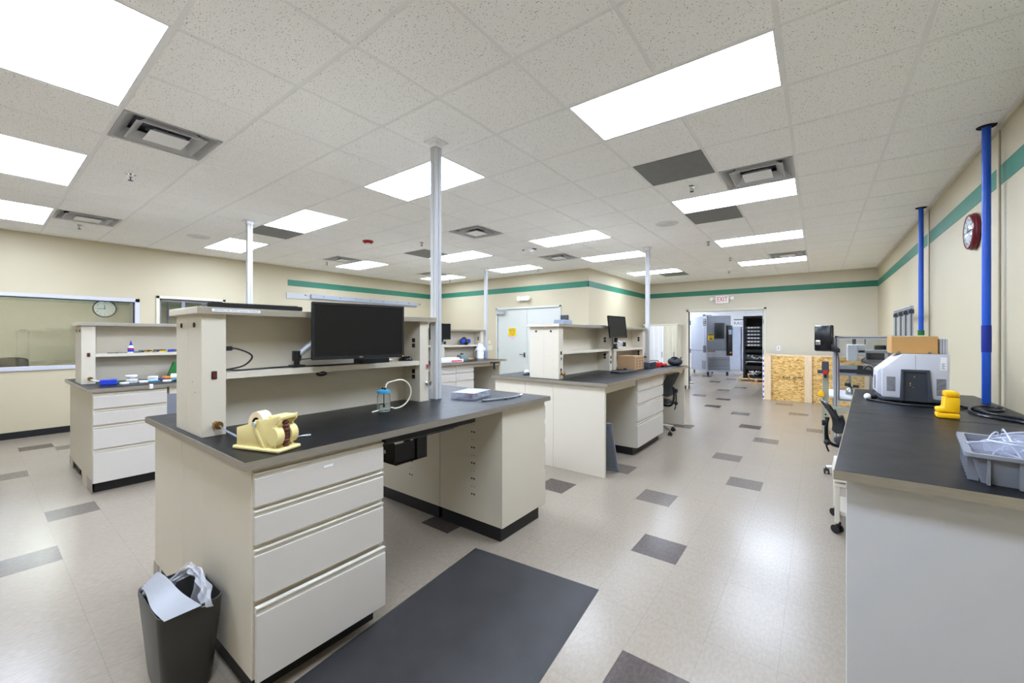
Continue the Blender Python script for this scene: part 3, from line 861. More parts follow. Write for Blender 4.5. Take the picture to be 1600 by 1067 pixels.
def bench_AB(dx, n):
    A = n == 'A'
    w_ = 'foreground island with the big monitor' if A else 'island at the left by the window'
    fx, bx = -1.84+dx, -3.35+dx
    worktop(('black worktop with steel edge on the ' if A else 'black worktop with petri dishes on the ')+w_,
            [(-3.37+dx, .65), (-1.823+dx, .65), (-1.80+dx, 2.93 if A else 2.9), (-3.37+dx, 2.93)])
    c1 = drawer_cabinet(('cream four drawer cabinet in the foreground, bottom drawer slightly open' if A else 'cream four drawer cabinet at the left under the worktop with petri dishes'),
                   -2.457+dx, fx, .69, 1.315 if A else 1.25, 1, open4=0.018 if A else 0)
    c2 = drawer_cabinet('cream drawer cabinet backing onto the %s' % ('foreground drawer cabinet' if A else 'left drawer cabinet'), bx, -2.79+dx, .69, 1.3, -1)
    b = B(); b.box(-2.789+dx, -2.458+dx, .6905, 1.3, 0.10, ZT-0.037, bev=0.001); b.box(-2.78+dx, -2.47+dx, .72, 1.29, 0, 0.10)
    one('filler_panel', b, M['lam'], 'narrow cream filler panel between the %s end cabinets' % ('foreground' if A else 'left island'), 'panel', loc=(-2.62+dx, 1, 0))
    if A: plate(c2, bx, bx+0.11, .69, 0.11)
    else:
        plate(c2, bx, bx+0.22, .69, 0.13); plate(c1, fx-0.30, fx-0.02, .69, 0.13)
        b = B(); b.box(-2.456+dx, fx-0.30, .691, .70, 0, 0.101); put('end_skirt', b, M['lam'], c1)
    # far cabinets
    if A:
        for x0, x1, lab in ((bx, -2.50, 'cream base cabinet at the far end of the foreground island, left one'),
                            (-2.494, fx, 'cream base cabinet at the far end of the foreground island beside the aisle')):
            t = thing('base_cabinet', lab, 'cabinet', ((x0+x1)/2, 2.6, 0), 0, 'far end base cabinets')
            b = B(); b.box(x0, x1, 2.325, 2.90, 0.11, ZT-0.037, bev=0.0015); put('carcass', b, M['lam'], t)
            b = B(); b.box(x0+0.004, x1-0.03, 2.345, 2.85, 0, 0.11); put('plinth', b, M['base'], t)
            xs = (x0+0.47, x0+0.50) if x0 < -3 else (x1-0.30, x1-0.275)
            pinholes(t, xs, 2.325, [0.30, 0.36, 0.42, 0.48, 0.54, 0.60, 0.66, 0.72, 0.78, 0.84, 0.9])
            for n_, (z0, z1) in enumerate(FR):
                b = B(); b.box(x0+0.003, x1-0.003, 2.90, 2.918, z0, z1-0.01, bev=0.0015); put('drawer', b, M['lamw'], t)
    else:
        t = thing('base_cabinet', 'cream base cabinet at the far end of the left island', 'cabinet', (-2.6+dx, 2.6, 0), 0)
        b = B(); b.box(bx, fx, 2.325, 2.90, 0.11, ZT-0.037, bev=0.0015); put('carcass', b, M['lam'], t)
        b = B(); b.box(bx+.004, fx-0.03, 2.345, 2.85, 0, 0.11); put('plinth', b, M['base'], t)
        b = B(); b.box(fx-0.3, fx-0.02, 1.27, 2.3, 0.90, 0.977, bev=0.001); one('apron_rail', b, M['lam'], 'cream rail under the worktop edge of the left island', 'rail')
    r = hutch(('cream riser shelf carrying the big monitor and a mouse' if A else 'cream riser shelf with glue bottle and markers at the left'),
              -2.85+dx, -2.44+dx, .682, 2.15, (.655, 2.21))
    rocker(r, -2.44+dx, .735, 1.322)
    valve(r, -2.44+dx, .742, 1.072)
    if A:
        rocker(r, -2.44, 2.135, 1.285, lit=True)
        b = B(); b.cyl((-2.441, 2.135, 1.155), (-2.43, 2.135, 1.155), 0.02, n=20); b.cyl((-2.43, 2.135, 1.155), (-2.40, 2.135, 1.155), 0.013, r2=0.016, n=16)
        put('control_knob', b, [M['chrome']], r)
        b = B(); b.box(-2.407, -2.4055, .716, .935, 1.643, 1.657); lb = put('strip_label', b, M['white'], r)
        b = B(); b.text('JOB MON | LAB 120VAC Laboratory Test Bench', 0.010, frame_x(-2.4052, .825, 1.650), width=0.2, depth=0.0002); put('label_print', b, M['pipedk'], lb)
bench_AB(0, 'A'); bench_AB(-3.70, 'B')

def bench_CD(dx, n):
    Cb = n == 'C'
    fx = -1.82+dx
    ye = 7.40 if Cb else 6.98
    rx = -1.775+dx if Cb else -5.42
    worktop('long black worktop with keyboard and cardboard box, island beyond the foreground one' if Cb else 'black worktop with white box and plastic jug, far left island',
            [(-3.36+dx, 4.03), (rx, 4.03), (rx+0.012, ye), (-3.36+dx, ye)])
    # end panels
    t = thing('end_panel', 'wide cream end panel of the second island facing the camera' if Cb else 'cream end panel of the far left island, hidden behind the monitor', 'panel', (-2.55+dx, 4.07, 0))
    for x0, x1 in ((-3.33+dx, -2.86+dx), (-2.857+dx, -2.463+dx), (-2.46+dx, fx)):
        b = B(); b.box(x0, x1, 4.065, 4.10, 0.0, ZT-0.037, bev=0.001); put('panel', b, M['lam'], t)
    b = B(); b.box(fx-0.30, fx-0.02, 4.101, 5.04, 0.895, ZT-0.037, bev=0.001)
    one('apron_rail', b, M['lam'], 'cream apron rail over the knee space beside the grey filter panel' if Cb else 'cream apron rail of the far left island near its hidden end', 'rail')
    drawer_cabinet('cream drawer cabinet with divided top drawer, second island beside the chair' if Cb else 'cream drawer cabinet of the far left island under the white box', -2.50+dx, fx, 5.05, 6.13 if Cb else 6.06, 1, split=1 if Cb else 2)
    drawer_cabinet('cream cabinet on the far side of the %s' % ('second island' if Cb else 'far left island'), -3.33+dx, -2.70+dx, 4.12, 6.05, -1)
    y0 = 6.13 if Cb else 6.06
    b = B(); b.box(fx-0.30, fx-0.02, y0+0.001, ye-0.101, 0.895, ZT-0.037, bev=0.001)
    one('apron_rail', b, M['lam'], 'cream apron rail above the black office chair' if Cb else 'cream apron rail over the dark knee space of the far left island', 'rail')
    b = B(); b.box(-3.33+dx, fx, ye-0.10, ye-0.065, 0, ZT-0.037, bev=0.001)
    one('end_panel', b, M['lam'], 'cream far end panel behind the black office chair' if Cb else 'cream far end panel of the left island in front of the double door', 'panel')
    if not Cb:
        b = B(); b.box(-2.9+dx, -2.88+dx, 6.08, ye-0.1, 0.05, ZT-0.037); b.box(-2.89+dx, -2.875+dx, 6.45, 6.47, 0.5, 0.95, mi=1)
        one('modesty_panel', b, [M['pull'], M['instdk']], 'shaded back panel inside the knee space of the far left island', 'panel')
    else:
        b = B(); b.box(-2.68+dx, -2.66+dx, 4.12, 5.04, 0.05, ZT-0.037)
        one('modesty_panel', b, M['lam'], 'cream back panel inside the knee space of the second island', 'panel')
    r = hutch('first cream riser shelf of the second island, with two round holes in its end' if Cb else 'first cream riser shelf on the far left island', -2.83+dx, -2.42+dx, 4.12, 5.66, (4.085, 5.70), zs=1.335)
    if Cb:
        for z, kind in ((1.30, 0), (1.235, 1), (1.10, 2)):
            rocker(r, -2.42, 4.175, z+0.02, lit=(kind == 1), m2=M['instdk'] if kind else None)
        valve(r, -2.42, 4.175, 1.075)
        b = B(); b.box(-2.421, -2.415, 5.60, 5.63, 1.19, 1.23); b.box(-2.421, -2.415, 5.60, 5.63, 1.12, 1.16); put('outlet', b, M['bplastic'], r)
    r = hutch('second cream riser shelf of the second island, behind the cardboard box' if Cb else 'cream riser shelf with respirator on the far left island', -2.83+dx, -2.42+dx, 5.72, 7.06 if Cb else 7.03, (5.71, 7.10 if Cb else 7.07), zs=1.325)
    if Cb: valve(r, -2.42, 7.02, 1.16, 'handle_valve')
bench_CD(0, 'C'); bench_CD(-3.70, 'D')

# ------------------------------------------------------------------ right hand bench
zt = ZT
def fxr(y): return 0.047+(y-1.96)*0.0747
worktop('near black worktop at the right, holding the grey tote and yellow holder', [(fxr(1.96), 1.96), (1.06, 1.96), (1.06, 3.51), (fxr(3.51), 3.51)], group='right bench worktops')
worktop('far black worktop at the right, under the grey benchtop instrument', [(fxr(3.514), 3.514), (1.06, 3.514), (1.06, 5.10), (fxr(5.10), 5.10)], group='right bench worktops')
for y, lab in ((2.06, 'light grey end panel filling the lower right corner of the photo'), (3.49, 'light grey support panel in the middle under the right bench'), (5.03, 'light grey support panel at the far end of the right bench')):
    b = B(); b.box(fxr(y)+0.035, 1.06, y, y+0.03, 0.0, ZT-0.037, bev=0.001)
    one('support_panel', b, M['panelgrey'], lab, 'panel', loc=(0.6, y, 0))
# rolling stand below
t = thing('rolling_stand', 'low beige stand on black casters under the right bench edge', 'cart', (0.3, 4.1, 0))
b = B()
for x in (0.12, 0.44):
    for y in (4.02, 4.4): b.box(x-0.016, x+0.016, y-0.016, y+0.016, 0.08, 0.44, bev=0.003)
b.box(0.10, 0.46, 4.0, 4.42, 0.36, 0.39, bev=0.003); b.box(0.12, 0.44, 4.02, 4.4, 0.14, 0.17)
put('frame', b, M['lam'], t)
b = B(); b.prism([(0.095, 0.40), (0.11, 0.50), (0.45, 0.50), (0.465, 0.40)], 3.99, 4.43, axis='y', bev=0.004); put('top_tray', b, M['lam'], t)
def caster(root, x, y, r=0.03, a=0.0, n='caster'):
    b = B(); dx, dy = math.cos(a), math.sin(a)
    for s_ in (-1, 1):
        p = Vector((x-dy*0.014*s_, y+dx*0.014*s_, r)); q = p+Vector((-dy*0.012*s_, dx*0.012*s_, 0))
        b.cyl(p, q, r, n=18)
    b.tube([(x+dx*0.0, y+dy*0.0, r), (x-dx*0.012, y-dy*0.012, r*2.1), (x-dx*0.02, y-dy*0.02, r*2.4)], 0.009, n=8)
    b.cyl((x-dx*0.02, y-dy*0.02, r*2.0), (x-dx*0.02, y-dy*0.02, r*2.9), 0.008, n=8)
    put(n, b, M['bplastic'], root)
for x in (0.12, 0.44):
    for y in (4.02, 4.4): caster(t, x, y, 0.032, 2.5)

# ------------------------------------------------------------------ task chairs
def chair(lab, x, y, rz, sz=0.46, bz=0.92, arms=False, base=None):
    """front of the seat points along local +X"""
    t = thing('office_chair', lab, 'chair', (x, y, 0), rz)
    X = ROOTM[t.name]
    def mk(): q = B(); q.T = X; return q
    b = mk()
    b.lathe([(0, 0.10), (0.045, 0.10), (0.05, 0.13), (0.03, 0.15), (0.03, 0.2), (0, 0.2)])
    for k_ in range(5):
        a = 2*PI*k_/5+0.3
        b.tube([(0.03*math.cos(a), 0.03*math.sin(a), 0.12), (0.16*math.cos(a), 0.16*math.sin(a), 0.105), (0.30*math.cos(a), 0.30*math.sin(a), 0.078)], 0.016, n=8, rr=lambda u: 0.022-0.009*u)
    put('star_base', b, base or M['chrome'], t)
    b = mk(); b.cyl((0, 0, 0.13), (0, 0, 0.26), 0.026, n=16); b.cyl((0, 0, 0.25), (0, 0, sz-0.06), 0.014, n=12)
    put('gas_lift', b, M['bplastic'], t)
    for k_ in range(5):
        a = 2*PI*k_/5+0.3
        b = mk()
        cx_, cy_ = 0.30*math.cos(a), 0.30*math.sin(a)
        dx, dy = math.cos(a+1.9), math.sin(a+1.9)
        for s_ in (-1, 1):
            p = Vector((cx_-dy*0.012*s_, cy_+dx*0.012*s_, 0.029)); b.cyl(p, p+Vector((-dy*0.011*s_, dx*0.011*s_, 0)), 0.029, n=16)
        b.cyl((cx_, cy_, 0.03), (cx_, cy_, 0.08), 0.009, n=8)
        b.tube([(cx_+dx*0.03, cy_+dy*0.03, 0.04), (cx_, cy_, 0.064), (cx_-dx*0.03, cy_-dy*0.03, 0.04)], 0.01, n=6)
        put('caster', b, M['bplastic'], t)
    b = mk(); b.box(-0.12, 0.12, -0.09, 0.09, sz-0.075, sz-0.03, bev=0.01)
    b.tube([(0.02, -0.09, sz-0.05), (0.02, -0.19, sz-0.055), (0.02, -0.25, sz-0.05)], 0.006); b.ball((0.02, -0.26, sz-0.05), 0.014, (1, 1.6, 1))
    put('seat_mechanism', b, M['bplastic'], t)
    b = mk()
    def seat(u, v):
        a = u*2*PI; r = v
        sx = math.copysign(abs(math.cos(a))**0.55, math.cos(a)); sy = math.copysign(abs(math.sin(a))**0.55, math.sin(a))
        zz = sz-0.008*(1-r)-0.02*max(0, sx*r-0.7)*2
        return (0.02+0.235*sx*r, 0.235*sy*r, zz+0.03*(1-r**6)-0.0)
    b.grid(seat, 40, 8, closed_u=True)
    b.prism([(0.02+0.238*math.copysign(abs(math.cos(a))**0.55, math.cos(a)), 0.238*math.copysign(abs(math.sin(a))**0.55, math.sin(a))) for a in [2*PI*i/40 for i in range(40)]], sz-0.03, sz+0.002, axis='z')
    put('seat', b, M['mesh'], t)
    b = mk()
    b.tube([(-0.08, 0, sz-0.055), (-0.22, 0, sz-0.06), (-0.285, 0, sz+0.0), (-0.30, 0, sz+0.14), (-0.285, 0, sz+0.24)], 0.017, n=8)
    b.tube([(-0.285, -0.055, sz-0.12), (-0.31, -0.05, sz-0.03), (-0.312, -0.045, sz+0.12), (-0.29, -0.04, sz+0.22)], 0.009, n=6)
    b.cyl((-0.30, -0.02, sz+0.18), (-0.34, -0.02, sz+0.18), 0.03, n=16); b.ball((-0.30, -0.07, sz-0.02), 0.03)
    put('back_support', b, M['bplastic'], t)
    b = mk(); h = bz-sz-0.10
    def back(u, v, off=0.0):
        yy = (u-0.5)*2
        wv = 0.225*(1-0.18*v-0.25*max(0, v-0.8)**1.0)*(1-0.06*(1-v))
        zz = sz+0.10+h*v-0.035*abs(yy)**3*(1 if v > 0.5 else -1)
        xx = -0.235-0.07*math.sin(v*PI*0.5)*v+0.05*yy*yy-0.03*math.sin(v*PI)*-1+off-0.04*v
        return (xx, yy*wv, zz)
    b.grid(lambda u, v: back(u, v), 14, 12, thick=0.012)
    put('backrest', b, M['mesh'], t)
    b = mk()
    loop = [back(u, 0) for u in [i/8 for i in range(9)]]+[back(1, v) for v in [i/8 for i in range(1, 9)]]+[back(1-u, 1) for u in [i/8 for i in range(1, 9)]]+[back(0, 1-v) for v in [i/8 for i in range(1, 9)]]
    b.tube(loop, 0.013, n=8); put('back_frame', b, M['bgloss'], t)
    if arms:
        for s_ in (-1, 1):
            b = mk(); b.tube([(0.0, 0.2*s_, sz-0.04), (0.0, 0.28*s_, sz-0.03), (-0.02, 0.285*s_, sz+0.1), (-0.02, 0.285*s_, sz+0.19)], 0.014, n=8)
            b.box(-0.13, 0.12, 0.245*s_-0.025+0.03*s_, 0.245*s_+0.025+0.03*s_, sz+0.185, sz+0.21, bev=0.008)
            put('armrest', b, M['bplastic'], t)
    return t
chair('black office chair tucked under the second island, its back toward the aisle', -2.06, 6.52, PI-0.15, sz=0.50, bz=0.96)
chair('black office chair standing past the end of the right bench', 0.37, 5.62, 0.12, sz=0.40, bz=0.82, arms=False, base=M['whitem'])
# ------------------------------------------------------------------ foreground island: under the worktop
t = thing('keyboard_track', 'black keyboard tray track under the foreground worktop edge', 'keyboard tray', (-1.9, 1.7, 0.92))
b = B(); b.box(-2.22, -1.87, 1.36, 1.40, 0.945, 0.976); b.box(-2.22, -1.90, 2.00, 2.04, 0.945, 0.976); b.box(-2.25, -1.88, 1.37, 2.03, 0.962, 0.974)
b.box(-1.90, -1.86, 1.34, 2.06, 0.935, 0.966, bev=0.004)
put('rail', b, M['bplastic'], t)
b = B(); b.box(-1.885, -1.865, 1.72, 1.86, 0.925, 0.936, bev=0.002); b.tube([(-1.875, 1.36, 0.935), (-1.87, 1.6, 0.928), (-1.875, 1.9, 0.932)], 0.004); put('cable', b, M['instdk'], t)
t = thing('computer_holder', 'black steel computer holder hanging under the foreground worktop', 'bracket', (-2.05, 1.62, 0.76))
b = B(); b.box(-2.16, -2.00, 1.50, 1.504, 0.77, 0.885, bev=0.001); b.box(-2.16, -1.985, 1.50, 1.74, 0.755, 0.759); b.box(-2.005, -2.0, 1.50, 1.74, 0.757, 0.875)
b.box(-2.163, -2.158, 1.50, 1.74, 0.757, 0.80)
put('cradle', b, M['bplastic'], t)
b = B(); b.box(-2.03, -1.985, 1.66, 1.74, 0.757, 0.961, bev=0.003); b.box(-2.15, -1.99, 1.62, 1.72, 0.945, 0.961, bev=0.002); b.box(-2.12, -2.10, 1.66, 1.70, 0.757, 0.96)
put('hanger', b, M['bplastic'], t)
b = B(); b.cyl((-2.08, 1.499, 0.825), (-2.08, 1.49, 0.825), 0.012, n=16); put('lock', b, M['chrome'], t)

# leaning filter panel
t = thing('filter_panel', 'grey mesh filter panel leaning against the end panel of the second island', 'panel', (-2.1, 4.25, 0))
X = Matrix.Translation((0, 4.35, 0.005)) @ Matrix.Rotation(R(19), 4, 'X')
b = B(); b.T = X
b.box(-2.39, -1.775, -0.02, 0.0, 0, 0.03, bev=0.003); b.box(-2.39, -1.775, -0.02, 0.0, 0.58, 0.61, bev=0.003)
b.box(-2.39, -2.36, -0.02, 0.0, 0, 0.61, bev=0.003); b.box(-1.805, -1.775, -0.02, 0.0, 0, 0.61, bev=0.003)
put('frame', b, M['silverfr'], t)
b = B(); b.T = X; b.box(-2.37, -1.795, -0.014, -0.006, 0.02, 0.59); put('mesh', b, M['greymesh'], t)

# floor mat
t = Matrix.Translation((-1.96, 2.17, 0)) @ Matrix.Rotation(R(5.4), 4, 'Z')
b = B(); b.T = t
W_, L_ = 0.917, 1.54
def matf(u, v):
    ex, ey = min(u, 1-u)*W_, min(v, 1-v)*L_
    return (u*W_, -v*L_, 0.002+0.011*min(1, min(ex, ey)/0.03))
us = [0, 0.012, 0.024, 0.034]+[0.034+0.932*i/10 for i in range(1, 11)]+[0.976, 0.988, 1]
bmm = bmesh.new(); vs = [0, 0.007, 0.014, 0.021]+[0.021+0.958*i/10 for i in range(1, 11)]+[0.986, 0.993, 1]
V = [[bmm.verts.new(matf(u, v)) for v in vs] for u in us]
for i in range(len(us)-1):
    for j in range(len(vs)-1): bmm.faces.new((V[i][j], V[i][j+1], V[i+1][j+1], V[i+1][j]))
bmesh.ops.recalc_face_normals(bmm, faces=bmm.faces)
b._add(bmm)
b.box(0, W_, -L_, 0, 0.0, 0.0021)
one('floor_mat', b, M['rubber'], 'black rubber anti-fatigue mat on the floor in front of the open drawer', 'mat', loc=(-1.4, 1.4, 0))

# waste bin
t = thing('waste_bin', 'dark plastic waste bin with bag at the end of the foreground cabinet', 'bin', (-2.27, 0.56, 0))
def rr(cx, cy, hx, hy, r, n=6):
    o = []
    for qx, qy, a0 in ((1, 1, 0), (-1, 1, 90), (-1, -1, 180), (1, -1, 270)):
        for k_ in range(n+1):
            a = R(a0+90*k_/n); o.append((cx+qx*(hx-r)+r*math.cos(a), cy+qy*(hy-r)+r*math.sin(a)))
    return o
def loft(b, rings, mi=0, cap0=True, cap1=False, thick=0.0):
    t = bmesh.new()
    V = [[t.verts.new(p) for p in r] for r in rings]
    for A, D in zip(V, V[1:]):
        n = len(A)
        for k_ in range(n): t.faces.new((A[k_], A[(k_+1) % n], D[(k_+1) % n], D[k_]))
    if cap0: t.faces.new(V[0][::-1])
    if cap1: t.faces.new(V[-1])
    bmesh.ops.recalc_face_normals(t, faces=t.faces)
    if thick: bmesh.ops.solidify(t, geom=list(t.faces), thickness=thick)
    b._add(t, mi)
bx_, by_ = -2.27, 0.555
b = B()
def ringz(hx, hy, r, z): return [(x, y, z) for x, y in rr(bx_, by_, hx, hy, r)]
loft(b, [ringz(0.14, 0.083, 0.04, 0.0), ringz(0.146, 0.087, 0.04, 0.02), ringz(0.188, 0.113, 0.045, 0.37), ringz(0.188, 0.113, 0.045, 0.385), ringz(0.183, 0.108, 0.042, 0.385), ringz(0.178, 0.104, 0.04, 0.35), ringz(0.142, 0.08, 0.036, 0.02)], cap0=True, cap1=True)
put('bin_body', b, M['bin'], t)
random.seed(3)
def bagf(c0, c1, w0, w1, lift, seed):
    rnd = random.Random(seed); ph = [rnd.uniform(0, 6) for _ in range(6)]
    def f(u, v):
        p = Vector(c0).lerp(Vector(c1), u)
        wv = w0+(w1-w0)*u
        z = lift*math.sin(u*PI)
        wr = 0.010*math.sin(9*v*PI+ph[0]+3*u)+0.007*math.sin(17*v+ph[1]+8*u)
        return (p.x+(v-0.5)*wv*0.5+wr, p.y+(v-0.5)*wv+wr*0.6, p.z+z+0.008*math.sin(13*u+ph[2]+5*v))
    return f
bag = thing('bin_liner', 'clear crumpled plastic bag looped inside the dark waste bin', 'plastic bag', (-2.27, 0.56, 0.3))
def arcp(u, w):
    o = [Vector(p) for p in ((-2.355, .50, .36), (-2.35, .545, .43), (-2.31, .60, .482), (-2.22, .62, .478), (-2.12, .62, .43), (-2.055, .61, .37))]
    q = [Vector(p) for p in ((-2.315, .52, .36), (-2.31, .55, .405), (-2.275, .59, .438), (-2.21, .60, .436), (-2.15, .60, .405), (-2.10, .585, .37))]
    f = u*5; k = min(4, int(f)); t = f-k; t = t*t*(3-2*t)*0.5+t*0.5
    a = o[k].lerp(o[k+1], t); c = q[k].lerp(q[k+1], t)
    p = c.lerp(a, w)
    wr = 0.009*math.sin(16*w+9*u)+0.006*math.sin(31*u+5*w)
    return (p.x+wr*0.5, p.y-wr, p.z+wr*0.4)
b = B(); b.grid(arcp, 40, 10); put('bag_loop', b, M['film'], bag)
b = B(); b.grid(lambda u, v: (-2.335+0.20*u, 0.625-0.04*v+0.010*math.sin(9*u+3*v), 0.37+0.075*math.sin(PI*u)*(1-v)-0.12*v), 20, 10)
put('bag_back', b, M['film'], bag)
b = B(); b.grid(lambda u, v: (-2.44+0.06*v+0.008*math.sin(13*u), 0.455+0.05*u+0.008*math.sin(17*v+4*u), 0.388-0.03*v+0.012*math.sin(9*u)), 12, 10)
put('bag_fold', b, M['film'], bag)
def shf(u, v):
    x = -2.478+0.41*u; y1 = 0.50+0.075*u
    y = 0.452+(y1-0.452)*v
    z = 0.389+0.05*v*(1-u)**1.5+0.014*math.sin(PI*u)*v-0.055*max(0, (0.12-u)/0.12)**1.4
    return (x, y+0.006*math.sin(7*u), z)
b = B(); b.grid(shf, 24, 8, thick=0.001)
one('frosted_sheet', b, M['frost'], 'frosted white plastic sheet lying over the front rim of the waste bin', 'plastic sheet', loc=(-2.36, 0.5, 0.36))

# tape dispenser --------------------------------------------------
TDX = Matrix.Translation((-1.99, 0.80, ZT)) @ Matrix.Rotation(R(18.5), 4, 'Z')
t = thing('tape_dispenser', 'cream cast metal gummed tape dispenser on the foreground worktop', 'tape dispenser', (-1.99, 0.80, ZT), R(18.5))
# local x: from tail to mouth, y across
b = B(); b.T = TDX @ Matrix.Diagonal((1,1,1.3,1))
b.box(-0.135, 0.135, -0.062, 0.062, 0.0005, 0.013, bev=0.004)
put('base_plate', b, M['cream'], t)
prof = [(-0.122, 0.012), (0.10, 0.012), (0.105, 0.024), (0.122, 0.036), (0.128, 0.052), (0.122, 0.07), (0.106, 0.082), (0.106, 0.092), (0.126, 0.104), (0.128, 0.124), (0.10, 0.119), (0.02, 0.102), (-0.122, 0.073)]
for s_ in (-1, 1):
    b = B(); b.T = TDX @ Matrix.Diagonal((1,1,1.3,1))
    ya, yb = (-0.05, -0.038) if s_ < 0 else (0.038, 0.05)
    b.prism(prof, ya, yb, axis='y', bev=0.003)
    o_ = -0.056 if s_ < 0 else 0.056
    b.prism([(-0.005, 0.104), (0.012, 0.106), (0.0, 0.075), (0.05, 0.013), (0.03, 0.013), (-0.018, 0.07)], min(o_, ya), max(o_, yb), axis='y', bev=0.002)
    b.cyl((0.096, s_*0.019, 0.052), (0.096, s_*0.055, 0.052), 0.031, n=32)
    put('side_cheek', b, M['cream'], t)
b = B(); b.T = TDX @ Matrix.Diagonal((1,1,1.3,1))
b.box(0.06, 0.128, -0.045, 0.045, 0.108, 0.120, bev=0.003); b.box(-0.12, -0.112, -0.045, 0.045, 0.012, 0.07, bev=0.003); put('top_bridge', b, M['cream'], t)
b = B(); b.T = TDX @ Matrix.Diagonal((1,1,1.3,1))
b.lathe([(0.028, -0.025), (0.047, -0.025), (0.047, 0.025), (0.028, 0.025), (0.028, -0.025)], (-0.035, 0, 0.080), n=36, axis='y')
put('tape_roll', b, M['tape'], t)
b = B(); b.T = TDX @ Matrix.Diagonal((1,1,1.3,1)); b.cyl((-0.005, -0.064, 0.09), (-0.005, 0.062, 0.09), 0.009, n=16); b.lathe([(0.0, -0.022), (0.027, -0.022), (0.027, 0.022), (0, 0.022)], (-0.035, 0, 0.080), axis='y', mi=1)
put('roll_axle', b, [M['alu'], M['hole']], t)
b = B(); b.T = TDX @ Matrix.Diagonal((1,1,1.3,1))
for k_ in range(5):
    y = -0.014+k_*0.007
    b.lathe([(0.0, -0.006), (0.018, -0.006), (0.023, 0), (0.018, 0.006), (0, 0.006)], (0.098, y, 0.05), n=20, axis='y')
for k_ in range(7): b.ball((0.113+0.003*math.sin(k_*1.9), 0.0, 0.020+k_*0.0125), 0.010, (1, 1.75, 0.8), n=10)
put('feed_roller', b, M['brownroller'], t)
# plugs, wires
t = thing('grey_cord', 'short grey cord lying between the brass valve and the tape dispenser', 'cord', (-2.2, .8, ZT))
b = B(); b.tube([(-2.385, .742, 1.072), (-2.35, .748, 1.060), (-2.29, .765, 1.040), (-2.22, .78, 1.026), (-2.18, .80, 1.022)], 0.0028, n=8); put('wire', b, M['silverfr'], t)
b = B(); b.cyl((-2.33, .753, 1.052), (-2.25, .772, 1.031), 0.0055); put('ferrule', b, M['bluegrey'], t)
b = B(); b.tube([(-2.08, .93, ZT+0.005), (-2.065, .955, ZT+0.006), (-2.045, .985, ZT+0.01), (-2.03, 1.01, ZT+0.01), (-2.045, 1.025, ZT+0.01), (-2.065, 1.0, ZT+0.007), (-2.07, .965, ZT+0.005)], 0.002, n=6)
one('wire_loop', b, M['alu'], 'small looped steel wire on the black worktop right of the tape dispenser', 'wire', loc=(-2.05, .98, ZT))

# ------------------------------------------------------------------ monitors
def monitor(lab, cx, cy, z0, ang, w=0.555, h=0.345, tilt=0.0, logo=True, stand=None, root=None):
    """centre bottom at (cx,cy,z0), screen faces +X rotated by ang"""
    X = Matrix.Translation((cx, cy, z0)) @ Matrix.Rotation(ang, 4, 'Z') @ Matrix.Rotation(tilt, 4, 'Y')
    t = thing('monitor', lab, 'monitor', (cx, cy, z0), 0, 'desk monitors')
    b = B(); b.T = X
    b.box(-0.018, 0.0, -w/2, w/2, 0, h, bev=0.003); b.box(-0.038, -0.016, -w*0.36, w*0.36, h*0.16, h*0.84, bev=0.008)
    f = 0.017
    b.box(0, 0.006, -w/2, w/2, 0, f+0.003, bev=0.002); b.box(0, 0.006, -w/2, w/2, h-f, h, bev=0.002)
    b.box(0, 0.006, -w/2, -w/2+f, f, h-f, bev=0.002); b.box(0, 0.006, w/2-f, w/2, f, h-f, bev=0.002)
    put('housing', b, M['bgloss'], t)
    b = B(); b.T = X; b.box(0, 0.0015, -w/2+f, w/2-f, f+0.003, h-f); put('screen', b, M['screen'], t)
    if logo:
        b = B(); b.T = X; b.text('DELL', 0.012, frame_x(0.0063, 0, 0.0105), depth=0.0003); put('logo', b, M['alu'], t)
        b = B(); b.T = X; b.box(0.006, 0.0068, w/2-0.012, w/2-0.008, 0.006, 0.010); put('power_light', b, P('amber_light', (230, 150, 40), 0.4, emit=(255, 160, 40), estr=1.0), t)
    return t
def arm(t, pts, clamp, head):
    b = B(); b.tube(pts, 0.02, n=12, smooth=False); put('arm', b, M['alu'], t)
    for p in pts:
        b = B(); b.cyl((p[0], p[1], p[2]-0.03), (p[0], p[1], p[2]+0.03), 0.026, n=16); put('arm_joint', b, M['bplastic'], t)
    x, y, z = clamp
    b = B(); b.cyl((x, y, z), (x, y, pts[0][2]), 0.017, n=14); b.box(x-0.04, x+0.04, y-0.035, y+0.035, z, z+0.014, bev=0.004); put('clamp_base', b, M['bplastic'], t)
    b = B(); hx, hy, hz = head; b.box(hx-0.012, hx+0.012, hy-0.05, hy+0.05, hz-0.05, hz+0.05, bev=0.003)
    b.tube([pts[-1], ((pts[-1][0]+hx)/2, (pts[-1][1]+hy)/2, (pts[-1][2]+hz)/2+0.005), head], 0.014, n=8)
    put('mount_head', b, M['bplastic'], t)
    b = B(); p0, p1 = Vector(pts[0]), Vector(pts[-1])
    b.tube([p0+Vector((0.01, -0.02, -0.02)), p0.lerp(p1, .3)+Vector((0.02, 0, -0.06)), p0.lerp(p1, .7)+Vector((0.02, 0, -0.05)), p1+Vector((0, 0, -0.03))], 0.004, n=6)
    put('cable', b, M['bplastic'], t)
mo = monitor('large black monitor with dark screen on the foreground riser shelf', -2.32, 1.487, 1.378, R(-10.8), w=0.588, h=0.345)
arm(mo, [(-2.54, 1.19, 1.40), (-2.50, 1.30, 1.50), (-2.44, 1.44, 1.56)], (-2.54, 1.19, 1.3312), (-2.385, 1.475, 1.55))
mo = monitor('small black monitor on the second island riser, above the cardboard box', -2.29, 5.60, 1.495, R(-4), w=0.53, h=0.315, tilt=R(-6), logo=False)
